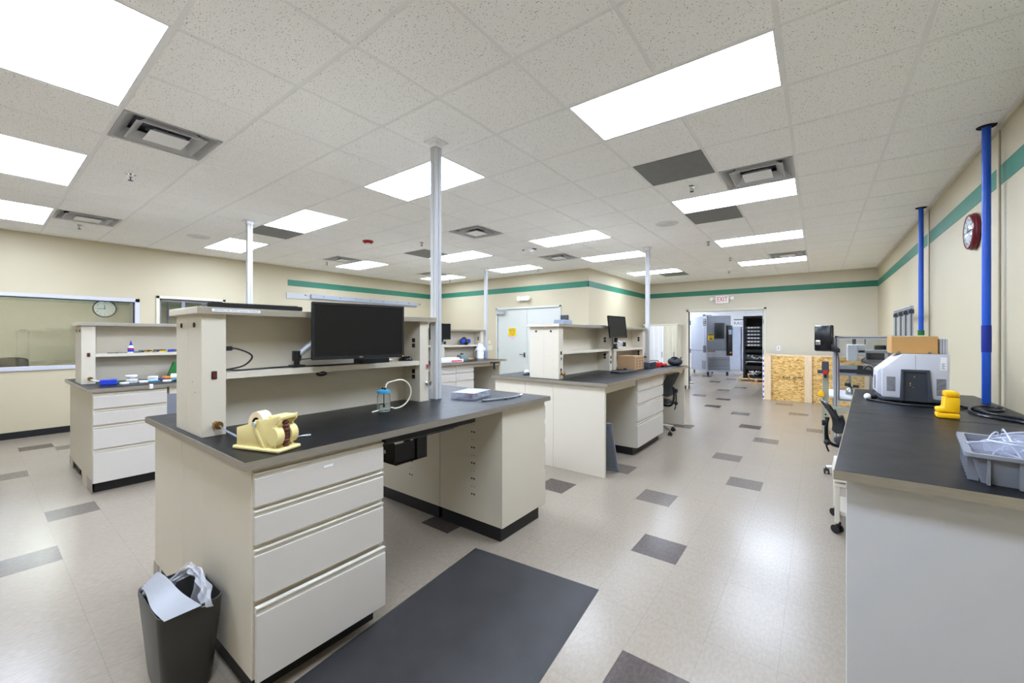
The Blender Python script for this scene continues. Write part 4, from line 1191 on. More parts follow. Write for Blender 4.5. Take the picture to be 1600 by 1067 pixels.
arm(mo, [(-2.37, 5.655, 1.375), (-2.25, 5.70, 1.40), (-2.345, 5.63, 1.46)], (-2.37, 5.655, 1.3342), (-2.335, 5.60, 1.60))
mo = monitor('black monitor half hidden behind the nearest utility pole', -5.95, 5.55, 1.45, R(-8), w=0.5, h=0.32, logo=False)
arm(mo, [(-6.05, 5.60, 1.36), (-5.94, 5.66, 1.385), (-5.97, 5.62, 1.43)], (-6.05, 5.50, 1.3362) if False else (-6.16, 5.60, 1.3362), (-5.995, 5.57, 1.56))

# things on the foreground riser shelf
t = thing('thin_client', 'flat black computer box on the shelf under the large monitor', 'computer', (-2.47, 1.68, 1.331))
b = B(); b.box(-2.56, -2.455, 1.58, 1.80, 1.3312, 1.366, bev=0.004); put('case', b, M['bplastic'], t)
b = B(); b.box(-2.56, -2.50, 1.805, 1.86, 1.345, 1.349); b.tube([(-2.5, 1.80, 1.35), (-2.49, 1.85, 1.345), (-2.53, 1.88, 1.34)], 0.004); put('plug', b, M['alu'], t)
def mouse(lab, x, y, z, rz, m=None):
    t = thing('computer_mouse', lab, 'mouse', (x, y, z), rz, 'computer mice')
    b = B(); b.T = ROOTM[t.name]
    def f(u, v):
        a = 2*PI*u; r = math.sin(v*PI/2); zz = math.cos(v*PI/2)
        return (0.055*r*math.cos(a), 0.031*r*math.sin(a)*(1-0.12*math.cos(a)), 0.0005+0.034*zz**0.8*(1+0.12*r*math.cos(a)))
    b.grid(f, 24, 9, closed_u=True); put('shell', b, m or M['bgloss'], t)
    b = B(); b.T = ROOTM[t.name]; b.cyl((0.028, -0.003, 0.029), (0.028, 0.003, 0.029), 0.008, n=12); put('scroll_wheel', b, M['instdk'], t)
mouse('black mouse at the right end of the foreground riser shelf', -2.52, 1.99, 1.331, 0.6)
mouse('black mouse at the left of the second island, beside its riser end', -3.02, 4.33, ZT, 0.2)
mouse('black mouse beside the keyboard on the second island', -2.30, 5.95, ZT, 0.4)
b = B(); b.ball((-3.10, 4.45, ZT+0.028), 0.028, (1.6, 1, 1)); one('white_mouse', b, M['white'], 'white mouse just behind the black one at the second island corner', 'mouse', loc=(-3.1, 4.45, ZT))
t = thing('power_cord', 'black power cord running along the foreground riser shelf', 'cord', (-2.5, 1, 1.331))
b = B(); b.tube([(-2.47, .79, 1.345), (-2.50, .86, 1.336), (-2.52, .95, 1.336), (-2.54, 1.05, 1.336), (-2.53, 1.15, 1.337), (-2.49, 1.3, 1.336), (-2.475, 1.5, 1.337), (-2.48, 1.60, 1.337)], 0.0045, n=8)
b.tube([(-2.49, .795, 1.455), (-2.49, .86, 1.45), (-2.50, .93, 1.41), (-2.50, .89, 1.36), (-2.49, .80, 1.342)], 0.0045, n=8); put('cable', b, M['bplastic'], t)
b = B(); b.box(-2.505, -2.475, .787, .83, 1.443, 1.466, bev=0.004); put('plug', b, M['bplastic'], t)
b = B(); b.ball((-2.455, 1.30, 1.288), 0.03, (0.8, 1.1, 0.55)); one('cable_clip', b, M['bplastic'], 'black round cable clip on the underside of the foreground shelf', 'cable clip', loc=(-2.455, 1.3, 1.29))
t = thing('keyboard', 'dark flat keyboard lying on top of the foreground riser', 'keyboard', (-2.62, .9, 1.666), 0)
Xk = Matrix.Translation((-2.535, .955, 1.6675)) @ Matrix.Rotation(R(-6), 4, 'Z')
b = B(); b.T = Xk; b.box(-0.075, 0.075, -0.23, 0.23, 0, 0.024, bev=0.004); put('case', b, M['bgloss'], t)
def keys(b, nx, ny, sx, sy, z):
    for i in range(nx):
        for j in range(ny):
            x = -sx/2+sx*(i+.5)/nx; y = -sy/2+sy*(j+.5)/ny
            b.box(x-sx/nx*.42, x+sx/nx*.42, y-sy/ny*.42, y+sy/ny*.42, z, z+0.005)
b = B(); b.T = Xk; keys(b, 5, 20, 0.12, 0.42, 0.0235); k_ = put('keys', b, M['bplastic'], t); k_['kind'] = 'stuff'
t = thing('keyboard', 'thin dark keyboard on the second island worktop before the cardboard box', 'keyboard', (-2.15, 5.45, ZT))
Xk = Matrix.Translation((-2.17, 5.47, ZT+0.0005)) @ Matrix.Rotation(R(-8), 4, 'Z')
b = B(); b.T = Xk; b.box(-0.075, 0.075, -0.225, 0.225, 0, 0.016, bev=0.004); put('case', b, M['bgloss'], t)
b = B(); b.T = Xk; keys(b, 5, 20, 0.12, 0.42, 0.0155); k_ = put('keys', b, M['instdk'], t); k_['kind'] = 'stuff'

# lab bottle, parts box, hose
x, y = -2.335, 1.665
t = thing('wash_bottle', 'glass bottle with blue cap and coiled clear tube on the foreground worktop', 'bottle', (x, y, ZT))
b = B(); b.lathe([(0, 0.0005), (0.040, 0.0005), (0.043, 0.006), (0.043, 0.10), (0.036, 0.118), (0.034, 0.128), (0.031, 0.128), (0.033, 0.116), (0.040, 0.099), (0.040, 0.008), (0, 0.006)], (x, y, ZT), n=32); put('bottle_body', b, M['glass'], t)
b = B(); b.lathe([(0, 0.0065), (0.0395, 0.0065), (0.0395, 0.05), (0, 0.05)], (x, y, ZT), n=28); put('liquid', b, M['water'], t)
b = B(); b.lathe([(0, 0.122), (0.043, 0.122), (0.045, 0.128), (0.043, 0.139), (0.02, 0.146), (0, 0.146)], (x, y, ZT), n=32); put('cap', b, M['sky'], t)
b = B(); b.cyl((x-0.012, y, ZT+0.145), (x-0.012, y, ZT+0.158), 0.007); b.cyl((x+0.014, y, ZT+0.145), (x+0.014, y, ZT+0.158), 0.007); put('stopper', b, M['bplastic'], t)
b = B(); b.tube([(x+0.003, y, ZT+0.14), (x+0.002, y, ZT+0.04)], 0.003, smooth=False); b.cyl((x+0.002, y, ZT+0.055), (x+0.002, y, ZT+0.03), 0.005); put('dip_tube', b, M['instdk'], t)
b = B(); pts = [(x+0.005, y+0.01, ZT+0.15), (x+0.0, y+0.03, ZT+0.185)]
for k_ in range(13):
    a = R(105-k_*18.5); pts.append((x+0.03-0.03*k_/12, y+0.10+0.115*math.cos(a), ZT+0.105+0.099*math.sin(a)))
pts.append((x-0.0, y-0.09, ZT+0.006))
b.tube(pts, 0.0052, n=8); put('tube', b, M['tube'], t)

px_, py_ = -2.44, 2.46
def parts_box():
    X = Matrix.Translation((-2.31, 2.50, ZT)) @ Matrix.Rotation(R(14), 4, 'Z')
    t = thing('parts_box', 'clear compartment box with white lid and small parts on the foreground worktop', 'parts box', (-2.31, 2.50, ZT))
    b = B(); b.T = X; hx, hy, hh = 0.10, 0.15, 0.045
    b.box(-hx, hx, -hy, hy, 0.0005, 0.003)
    for x in (-hx, hx): b.box(x-0.001, x+0.001, -hy, hy, 0, hh)
    for y in (-hy, -hy/3, hy/3, hy): b.box(-hx, hx, y-0.001, y+0.001, 0, hh)
    b.box(-0.001, 0.001, -hy, hy, 0, hh); put('tray', b, M['clear'], t)
    b = B(); b.T = X
    b.box(-hx-0.004, hx+0.004, -hy+0.02, hy+0.004, hh, hh+0.003, bev=0.001)
    b.box(hx+0.001, hx+0.004, -hy*.6, -hy*.3, hh-0.018, hh); b.box(hx+0.001, hx+0.004, hy*.3, hy*.6, hh-0.018, hh)
    put('lid', b, M['frost'], t)
    rnd = random.Random(5)
    b = B(); b.T = X
    for _ in range(150):
        x, y = rnd.uniform(-0.0, 0.092), rnd.uniform(-0.09, 0.09); z = 0.006+rnd.random()*0.024; a = rnd.uniform(0, PI)
        dx, dy = 0.008*math.cos(a), 0.008*math.sin(a)
        b.cyl((x-dx, y-dy, z), (x+dx, y+dy, z+rnd.uniform(-.004, .004)), 0.0028, n=6, mi=0 if y < 0.0 else rnd.choice((1, 2)))
    o = put('small_parts', b, [P('maroon_parts', (176, 84, 90), 0.5, var=0.2), M['instdk'], M['white']], t); o['kind'] = 'stuff'
parts_box()
t = thing('flex_hose', 'short grey braided hose with fittings near the aisle corner of the foreground worktop', 'hose', (-2.0, 2.55, ZT))
hp = [(-2.055, 2.36, ZT+0.009), (-2.02, 2.48, ZT+0.009), (-1.99, 2.58, ZT+0.009), (-1.985, 2.68, ZT+0.009), (-1.99, 2.77, ZT+0.011)]
b = B(); b.tube(hp, 0.0075, n=10); put('braid', b, M['silverfr'], t)
b = B()
for p, q in ((hp[0], hp[1]), (hp[4], hp[3])):
    P0, P1 = Vector(p), Vector(q); d = (P1-P0).normalized(); b.cyl(P0-d*0.012, P0+d*0.02, 0.0088, n=6)
b.cyl((-1.999, 2.55, ZT+0.009), (-1.993, 2.57, ZT+0.009), 0.009); put('fitting', b, M['chrome'], t)

# ------------------------------------------------------------------ second island, things on it
t = thing('cardboard_box', 'brown cardboard box with printed panel on the second island worktop', 'box', (-2.22, 6.15, ZT))
X = Matrix.Translation((-2.30, 6.09, ZT+0.0005)) @ Matrix.Rotation(R(-3), 4, 'Z')
b = B(); b.T = X; b.box(-0.14, 0.14, -0.17, 0.17, 0, 0.205, bev=0.003); put('carton', b, M['card2'], t)
b = B(); b.T = X
b.box(0.1405, 0.141, -0.14, 0.14, 0.16, 0.175)
for k_ in range(3):
    for y in (-0.13, -0.02, 0.09): b.box(0.1405, 0.141, y, y+0.07, 0.03+k_*0.042, 0.055+k_*0.042)
put('print', b, P('box_print', (140, 108, 76), 0.8), t)
b = B(); b.T = X; b.box(-0.14, 0.14, -0.003, 0.003, 0.2052, 0.2056); put('flap_seam', b, M['seam'], t)
t = thing('speaker_box', 'small dark grey box on the second island worktop right of the cardboard box', 'box', (-2.12, 6.62, ZT))
b = B(); b.T = Matrix.Translation((-2.17, 6.44, ZT)) @ Matrix.Rotation(R(-8), 4, 'Z'); b.box(-0.10, 0.10, -0.13, 0.13, 0.0005, 0.10, bev=0.006); put('case', b, M['instdk'], t)
b = B(); b.T = Matrix.Translation((-2.17, 6.44, ZT)) @ Matrix.Rotation(R(-8), 4, 'Z'); b.box(0.1, 0.103, -0.1, 0.1, 0.02, 0.085); put('front_grille', b, M['mesh'], t)
t = thing('grey_crate', 'pale blue grey lidded container at the far end of the second riser', 'box', (-2.53, 7.27, ZT))
b = B(); b.box(-2.62, -2.50, 7.21, 7.36, ZT+.0005, ZT+0.185, bev=0.004); put('container', b, M['bluegrey'], t)
b = B(); b.box(-2.63, -2.49, 7.20, 7.37, ZT+0.185, ZT+0.205, bev=0.004); put('lid', b, M['silverfr'], t)
t = thing('red_tool_case', 'red tool case at the far end of the second island worktop', 'tool case', (-2.2, 7.05, ZT))
b = B(); b.box(-2.25, -2.05, 6.68, 6.86, ZT+.0005, ZT+0.075, bev=0.008); b.box(-2.25, -2.04, 6.88, 7.08, ZT+0.0005, ZT+0.05, bev=0.01); put('case', b, M['red'], t)
b = B(); b.tube([(-2.22, 6.77, ZT+0.075), (-2.21, 6.77, ZT+0.10), (-2.10, 6.77, ZT+0.10), (-2.09, 6.77, ZT+0.075)], 0.006); put('handle', b, M['bplastic'], t)
t = thing('hard_case', 'black lumpy tool bag on the far corner of the second island', 'bag', (-1.95, 7.25, ZT))
b = B(); b.grid(lambda u, v: (-1.96+0.12*math.sin(v*PI)**0.6*math.cos(2*PI*u), 7.26+0.10*math.sin(v*PI)**0.6*math.sin(2*PI*u), ZT+0.001+0.055*(1-math.cos(v*PI))*(1+0.18*math.sin(4*PI*u+1))), 24, 12, closed_u=True); put('bag_body', b, M['mesh'], t)
b = B(); b.tube([(-2.04, 7.27, ZT+0.09), (-2.0, 7.26, ZT+0.14), (-1.92, 7.26, ZT+0.13), (-1.88, 7.26, ZT+0.09)], 0.010); b.tube([(-1.88, 7.22, ZT+0.09), (-1.85, 7.24, ZT+0.15)], 0.012); put('strap', b, M['bgloss'], t)
b = B(); b.tube([(-2.01, 6.72, ZT+0.012), (-1.97, 6.85, ZT+0.012), (-1.95, 6.98, ZT+0.012), (-1.96, 7.08, ZT+0.012)], 0.011, n=8); b.cyl((-2.02, 6.70, ZT+0.016), (-2.0, 6.74, ZT+0.016), 0.015)
one('black_plug_lead', b, M['bgloss'], 'short thick black lead with plug before the red tool case', 'cord', loc=(-2, 6.9, ZT))
b = B(); b.box(-2.52, -2.44, 5.0, 5.5, 1.6655, 1.679, bev=0.004)
one('dark_tray', b, M['silverfr'], 'flat grey tray on top of the first riser shelf of the second island', 'tray', loc=(-2.5, 5.2, 1.67))
b = B(); b.box(-2.79, -2.64, 4.62, 4.86, 1.6655, 1.73, bev=0.006); b.box(-2.78, -2.65, 4.63, 4.85, 1.73, 1.735)
one('metal_box', b, M['bluegrey'], 'small blue grey metal box on top of the first riser of the second island', 'box', loc=(-2.7, 4.7, 1.67))
t = thing('wall_display', 'small dark grey sign holder on the wall right of the grey double door', 'sign holder', (-4.85, NY, 1.93))
b = B(); b.box(-4.93, -4.72, NY-0.03, NY-0.001, 1.87, 2.02, bev=0.004); put('holder', b, M['instdk'], t)
# strip light / printer on back wall closet side
t = thing('pale_cabinet_top', 'pale beige open shelf unit behind the second island against the closet wall', 'shelf unit', (-3.6, 9.6, 0))
b = B()
b.box(-4.19, -3.75, 9.0, 11.0, 1.56, 1.60, bev=0.002); b.box(-4.19, -3.75, 9.0, 9.03, 0, 1.56); b.box(-4.19, -3.75, 10.97, 11.0, 0, 1.56); b.box(-4.19, -4.17, 9.03, 10.97, 0, 1.56); put('carcass', b, M['lam'], t)
b = B(); b.box(-4.17, -3.76, 9.03, 10.97, 1.05, 1.08); put('shelf', b, M['lam'], t)

# ------------------------------------------------------------------ far left island things
t = thing('white_carton', 'flat white carton with a red printed strip on the far left island', 'box', (-5.72, 5.55, ZT))
X = Matrix.Translation((-5.68, 5.52, ZT+0.0005)) @ Matrix.Rotation(R(-6), 4, 'Z')
b = B(); b.T = X; b.box(-0.13, 0.13, -0.30, 0.26, 0, 0.055, bev=0.003); b.box(-0.10, 0.08, -0.2, 0.2, 0.055, 0.085, bev=0.004); put('carton', b, M['white'], t)
b = B(); b.T = X; b.box(0.1305, 0.131, -0.04, 0.22, 0.012, 0.045); put('red_print', b, P('red_print', (224, 96, 110), 0.6, var=0.15, scale=60), t)
t = thing('bench_stirrer', 'small grey green instrument with black knob on the far left island', 'instrument', (-5.80, 5.98, ZT))
x, y = -5.78, 6.0
b = B(); b.box(x-0.08, x+0.08, y-0.10, y+0.10, ZT+.0005, ZT+0.06, bev=0.008); b.prism([(-0.08+x, ZT+0.06), (0.07+x, ZT+0.06), (0.03+x, ZT+0.13), (-0.07+x, ZT+0.13)], y-0.09, y+0.08, axis='y', bev=0.005); put('housing', b, M['dkgreen'], t)
b = B(); b.cyl((x-0.02, y, ZT+0.13), (x-0.02, y, ZT+0.155), 0.032, n=18); put('top_knob', b, M['bplastic'], t)
b = B(); b.tube([(x-0.0, y-0.11, ZT+0.03), (x+0.05, y-0.2, ZT+0.008), (x-0.05, y-0.22, ZT+0.05), (x-0.1, y-0.12, ZT+0.08)], 0.006); b.tube([(x, y+0.11, ZT+0.03), (x+0.06, y+0.22, ZT+0.008), (x-0.02, y+0.35, ZT+0.008), (x-0.1, y+0.42, ZT+0.02)], 0.006); put('cable', b, M['bplastic'], t)
b = B(); b.T = Matrix.Translation((-5.98, 6.35, ZT)) @ Matrix.Rotation(0.2, 4, 'Z'); b.box(-0.09, 0.09, -0.14, 0.14, 0.0005, 0.03, bev=0.004)
one('tan_notebook', b, M['card'], 'tan notebook lying against the far left riser, behind the grey green instrument', 'notebook', loc=(-5.98, 6.35, ZT))
t = thing('respirator', 'black and blue respirator on the middle shelf of the far left island', 'respirator', (-6.2, 6.5, 1.325))
x, y, z = -6.19, 6.50, 1.325
b = B(); b.ball((x, y, z+0.080), 0.075, (0.85, 1.0, 1.05), n=20); b.ball((x+0.05, y, z+0.05), 0.045, (1, 1, 1.1)); b.tube([(x-0.02, y-0.08, z+0.02), (x-0.04, y-0.1, z+0.10), (x-0.02, y, z+0.165), (x-0.04, y+0.1, z+0.10), (x-0.02, y+0.08, z+0.02)], 0.012); put('mask_body', b, M['bplastic'], t)
b = B()
for s_ in (-1, 1): b.lathe([(0, -0.02), (0.045, -0.02), (0.05, 0), (0.045, 0.02), (0, 0.025)], (x+0.035, y+s_*0.09, z+0.085), n=20, axis='x')
put('filter', b, M['blue'], t)
b = B(); b.lathe([(0, -0.01), (0.02, -0.01), (0.02, 0.012), (0, 0.012)], (x+0.092, y, z+0.07), axis='x'); put('valve', b, M['instdk'], t)
t = thing('plastic_jug', 'clear plastic jug with blue label on the far left island, right of the riser', 'jug', (-5.98, 6.82, ZT))
x, y = -6.0, 6.80
b = B(); b.lathe([(0, 0.0005), (0.072, 0.0005), (0.078, 0.01), (0.078, 0.20), (0.05, 0.25), (0.02, 0.27), (0.02, 0.29)], (x, y, ZT), n=28); put('jug_body', b, M['white'], t)
b = B(); b.lathe([(0, 0.288), (0.024, 0.288), (0.024, 0.315), (0, 0.315)], (x, y, ZT)); b.box(x+0.065, x+0.082, y-0.03, y+0.02, ZT+0.17, ZT+0.20); put('cap', b, M['pipedk'], t)
b = B(); b.lathe([(0, 0.0005), (0.05, 0.0005), (0.05, 0.17), (0.03, 0.2), (0, 0.2)], (x+0.03, y+0.145, ZT), n=24)
one('blue_bottle', b, M['bluegrey'], 'blue grey bottle beside the white jug on the far left island', 'bottle', loc=(x+0.03, y+0.145, ZT))
t = thing('plastic_bag', 'crumpled clear plastic bag draped over the white jug', 'plastic bag', (x, y, ZT+0.2))
b = B(); b.grid(lambda u, v: (x+(0.02+0.095*v**0.6)*math.cos(2*PI*u)*(1+0.12*math.sin(14*u*PI/2+5*v)), y+(0.02+0.105*v**0.6)*math.sin(2*PI*u)*(1+0.1*math.cos(22*u+4*v)), ZT+0.345-0.16*v+0.012*math.sin(8*PI*u+6*v)), 36, 12, closed_u=True); put('bag', b, M['film'], t)
b = B(); b.box(-5.46, -5.43, 6.60, 6.62, 0.86, 0.975); b.cyl((-5.445, 6.61, 0.88), (-5.43, 6.61, 0.82), 0.02, n=10); b.box(-5.47, -5.42, 6.5, 6.72, 0.955, 0.977)
one('cable_grommet_bracket', b, M['bplastic'], 'black bracket hanging under the far left island worktop edge', 'bracket', loc=(-5.45, 6.6, 0.9))

# ------------------------------------------------------------------ left island things
def at(x, y, z=0): return Matrix.Translation((x, y, ZT+z))
SH = 1.3315
t = thing('glue_bottle', 'white glue bottle with blue pointed cap on the left riser shelf', 'bottle', (-6.20, 1.06, SH))
x, y = -6.20, 1.075
b = B(); b.lathe([(0, 0.0), (0.024, 0.0), (0.027, 0.008), (0.027, 0.062), (0.016, 0.078), (0.013, 0.085), (0, 0.085)], (x, y, SH), n=24); put('bottle_body', b, M['white'], t)
b = B(); b.lathe([(0.0272, 0.012), (0.0277, 0.012), (0.0277, 0.055), (0.0272, 0.055)], (x, y, SH), n=24); b.lathe([(0, 0.085), (0.014, 0.085), (0.014, 0.098), (0.009, 0.104), (0.004, 0.135), (0, 0.137)], (x, y, SH), n=18); put('cap', b, M['blue'], t)
b = B(); b.lathe([(0.0276, 0.038), (0.028, 0.038), (0.028, 0.048), (0.0276, 0.048)], (x, y, SH), n=24); put('label_band', b, M['red'], t)
random.seed(11)
pcol = [M['signy'], M['pipedk'], M['bplastic'], M['blue'], M['yellow'], M['instdk'], M['red'], M['dkgreen']]
PN = ['yellow', 'navy', 'black', 'blue', 'bright yellow', 'grey', 'red', 'grey green']
for k_ in range(18):
    y = 1.15+k_*0.045+random.uniform(-.01, .01); x = -6.22+random.uniform(-.03, .06); a = random.uniform(0.9, 2.2); zz = SH+0.009+(0.013 if k_ % 3 == 1 else 0)
    c_ = random.randrange(8)
    t = thing('marker_pen', '%s marker pen, number %s from the glue bottle on the left shelf' % (PN[c_], ('one two three four five six seven eight nine ten eleven twelve thirteen fourteen fifteen sixteen seventeen eighteen').split()[k_]), 'pen', (x, y, SH), 0, 'pens and tools on the left riser shelf')
    d = Vector((math.cos(a), math.sin(a), 0))*0.06; p = Vector((x, y, zz))
    b = B(); b.cyl(p-d, p+d*0.3, 0.008, n=10); put('barrel', b, pcol[c_], t)
    b = B(); b.cyl(p+d*0.3, p+d, 0.009, n=10, r2=0.005); put('cap', b, pcol[(c_+3) % 8], t)
b = B(); b.tube([(-6.17, .88, SH+0.004), (-6.16, .96, SH+0.005), (-6.18, 1.04, SH+0.004)], 0.004); b.cyl((-6.165, .945, SH+0.004), (-6.163, .965, SH+0.004), 0.006, mi=1)
one('probe', b, [M['instdk'], M['green']], 'thin grey probe with green ring left of the glue bottle', 'probe', loc=(-6.17, .96, SH))
def sbox(name, lab, cat, x, y, rz, sx, sy, z0, z1, m, group=None, bev=0.003):
    b = B(); b.T = Matrix.Translation((x, y, ZT)) @ Matrix.Rotation(rz, 4, 'Z'); b.box(-sx/2, sx/2, -sy/2, sy/2, z0+.0004, z1, bev=bev)
    return one(name, b, m, lab, cat, group, (x, y, ZT))
sbox('blue_box', 'bright blue plastic box on the near end of the left worktop', 'box', -5.86, .845, -0.15, 0.05, 0.13, 0, 0.058, M['blue'], bev=0.006)
t = thing('petri_stack', 'stack of white petri dishes nearest to the bright blue box', 'petri dishes', (-5.96, 1.03, ZT))
def dish(root, x, y, z, r=0.046, n='dish'):
    b = B(); b.lathe([(0, z), (r, z), (r, z+0.014), (r-0.002, z+0.014), (r-0.003, z+0.002), (0, z+0.002)], (x, y, ZT), n=24)
    b.lathe([(0, z+0.0165), (r+0.002, z+0.0165), (r+0.002, z+0.006), (r+0.0035, z+0.006), (r+0.0035, z+0.018), (0, z+0.018)], (x, y, ZT), n=24); put(n, b, M['white'], root)
for z, dx_ in ((0.0005, 0), (0.019, 0.008), (0.062, -0.012)): dish(t, -5.96+dx_, 1.04, z)
b = B(); b.cyl((-5.965, 1.04, ZT+0.0365), (-5.965, 1.04, ZT+0.0625), 0.03); put('spacer', b, M['frost'], t)
t = thing('petri_stack', 'stack of white petri dishes farther along the left worktop, near its middle', 'petri dishes', (-5.94, 1.22, ZT))
for z, dx_ in ((0.0005, 0), (0.019, -0.006), (0.0375, 0.008)): dish(t, -5.95+dx_, 1.215, z, 0.04)
for k_, (x, y) in enumerate(((-5.83, .96), (-5.86, 1.12), (-5.78, 1.30))):
    t = thing('petri_dish', ('single white petri dish beside the bright blue box', 'single white petri dish between the two stacks', 'single white petri dish near the worktop clip at the left')[k_], 'petri dish', (x, y, ZT)); dish(t, x, y, 0.0005, 0.035)
for k_, (x, y, a, m, w_) in enumerate(((-5.98, 1.13, 0.9, M['white'], 'white'), (-5.88, 1.20, 1.4, M['sky'], 'light blue'), (-6.02, 1.29, 1.2, M['pipedk'], 'dark blue'), (-5.98, 0.95, 1.5, M['green'], 'green'), (-5.84, 1.42, 1.6, M['sky'], 'light blue'))):
    b = B(); d = Vector((math.cos(a), math.sin(a), 0))*0.06; p = Vector((x, y, ZT+0.008)); b.cyl(p-d, p+d*.6, 0.007, n=10); b.cyl(p+d*.6, p+d, 0.004, n=8)
    one('pipette', b, m, '%s pipette on the left worktop, %s' % (w_, ('behind the first dish stack', 'right beside the second dish stack', 'behind the second dish stack', 'left of the first dish stack', 'toward the green pouch')[k_]), 'pipette', loc=(x, y, ZT))
t = thing('green_pouch', 'green cloth pouch leaning at the left worktop behind the foreground riser', 'pouch', (-6.12, 1.56, ZT))
b = B(); b.prism([(1.38, ZT+0.035), (1.66, ZT+0.035), (1.64, ZT+0.20), (1.44, ZT+0.20)], -6.17, -6.11, axis='x', bev=0.012); put('pouch_body', b, M['green'], t)
b = B(); b.box(-6.19, -6.05, 1.34, 1.66, ZT+0.0005, ZT+0.034, bev=0.008); put('orange_base', b, M['orange'], t)
b = B(); b.cyl((-5.99, 1.385, ZT+0.035), (-5.93, 1.535, ZT+0.035), 0.034, n=20); b.cyl((-5.966, 1.445, ZT+0.035), (-5.958, 1.465, ZT+0.035), 0.0345, mi=1)
one('paper_roll', b, [M['white'], M['blue']], 'white roll with blue print lying before the green pouch', 'roll', loc=(-5.93, 1.55, ZT))
b = B(); b.grid(lambda u, v: (-5.85+0.06*v, 1.30+0.12*u, ZT+0.004+0.008*math.sin(7*u)*math.sin(5*v)+0.006), 8, 6, thick=0.002)
one('blue_glove', b, M['sky'], 'light blue crumpled glove beside the white roll at the left', 'glove', loc=(-5.82, 1.36, ZT))
b = B(); b.box(-5.535, -5.50, 1.10, 1.125, ZT-0.038, ZT+0.006, bev=0.002); one('edge_clip', b, M['white'], 'white clip on the steel edge of the left worktop', 'clip', loc=(-5.52, 1.11, ZT))
b = B(); b.tube([(-6.08, .745, 1.06), (-6.02, .80, 1.045), (-5.95, .84, 1.03)], 0.004); one('grey_cord', b, M['white'], 'thin white cord from the brass valve of the left riser', 'cord', loc=(-6.0, .8, ZT))

# ------------------------------------------------------------------ right bench things
# benchtop instrument
t = thing('benchtop_instrument', 'grey benchtop instrument with dark recessed door under the cardboard box', 'instrument', (0.58, 4.43, ZT))
Y0, Y1 = 4.25, 4.60
prof = [(0.40, ZT+0.035), (0.76, ZT+0.035), (0.765, 1.385), (0.515, 1.385), (0.40, 1.27)]
def inset(p, d, c=(0.58, 1.2)): return [(c[0]+(x-c[0])*(1-d), c[1]+(z-c[1])*(1-d)) for x, z in p]
b = B(); b.prism(prof, Y0, Y1, axis='y', bev=0.008)
sp_ = [(0.3675, ZT+0.05), (0.41, ZT+0.036), (0.41, 1.275), (0.3675, 1.245)]
b.prism([(0.37, 1.08), (0.40, ZT+0.04), (0.52, ZT+0.04), (0.54, 1.36), (0.50, 1.378), (0.375, 1.25)], Y0+0.05, Y1-0.02, axis='y', bev=0.01)
put('shell', b, M['inst'], t)
b = B(); b.prism([(0.385, 1.05), (0.395, ZT+0.012), (0.755, ZT+0.012), (0.76, 1.052)], Y0-0.003, Y1-0.01, axis='y', bev=0.006)
for x in (0.43, 0.72):
    for y in (Y0+0.04, Y1-0.05): b.cyl((x, y, ZT+0.0005), (x, y, ZT+0.02), 0.014)
put('base', b, M['instdk'], t)
b = B(); b.prism([(0.498, ZT+0.015), (0.505, 1.268), (0.660, 1.268), (0.676, ZT+0.015), (0.650, ZT+0.015), (0.643, 1.25), (0.522, 1.25), (0.52, ZT+0.015)], Y0-0.014, Y0+0.01, axis='y', bev=0.002); put('door_frame', b, M['instdk'], t)
b = B(); b.box(0.519, 0.651, Y0-0.004, Y0+0.004, ZT+0.015, 1.252); put('recessed_door', b, P('recess_grey', (50, 55, 63), 0.5), t)
b = B()
for x, z in ((0.578, 1.215), (0.556, 1.165), (0.556, 1.15), (0.571, 1.135)): b.cyl((x, Y0-0.004, z), (x, Y0-0.006, z), 0.0035, n=8)
put('screw', b, M['chrome'], t)
b = B()
for k_ in range(12): b.box(0.425, 0.475, Y0-0.0015, Y0+0.001, 1.10+k_*0.0093, 1.1045+k_*0.0093)
put('vent_slots', b, M['hole'], t)
b = B()
for k_ in range(12): b.box(0.695, 0.745, Y0-0.0015, Y0+0.001, 1.085+k_*0.0103, 1.090+k_*0.0103)
put('vent_slots', b, M['hole'], t)
b = B()
for k_ in range(10): b.box(0.369, 0.3715, Y0+0.12, Y0+0.2, 1.10+k_*0.011, 1.105+k_*0.011)
put('vent_slots', b, M['hole'], t)
b = B(); b.box(0.5845, 0.586, Y0-0.0008, Y0+0.001, 1.27, 1.378); b.prism([(0.415, 1.289), (0.418, 1.292), (0.475, 1.349), (0.472, 1.346)], Y0+0.08, Y0+0.10, axis='y'); put('seam', b, M['instdk'], t)
b = B(); b.box(0.715, 0.748, Y0-0.0012, Y0, 1.27, 1.365); lb = put('label', b, M['white'], t)
b = B()
for k_ in range(7): b.box(0.722, 0.742-0.004*(k_ % 3), Y0-0.0016, Y0-0.001, 1.278+k_*0.0065, 1.2805+k_*0.0065)
put('label_lines', b, M['instdk'], lb)
t = thing('cardboard_box', 'tan cardboard box on top of the grey benchtop instrument', 'box', (0.585, 4.40, 1.3855))
b = B(); b.box(0.458, 0.712, 4.30, 4.55, 1.386, 1.518, bev=0.003); put('carton', b, M['card'], t)
b = B()
for x in (0.50, 0.668): b.lathe([(0, -0.0006), (0.011, -0.0006), (0.011, 0.0), (0, 0)], (x, 4.2998, 1.392), n=16, axis='y')
put('thumb_notch', b, M['seam'], t)
b = B(); b.box(0.722, 0.765, 4.32, 4.58, 1.386, 1.50, bev=0.004); b.box(0.735, 0.738, 4.3185, 4.322, 1.388, 1.498, mi=1); b.box(0.75, 0.752, 4.3185, 4.322, 1.388, 1.498, mi=1)
one('grey_module', b, [M['inst'], M['instdk']], 'narrow grey module standing right of the cardboard box on the instrument', 'device', loc=(0.74, 4.45, 1.386))
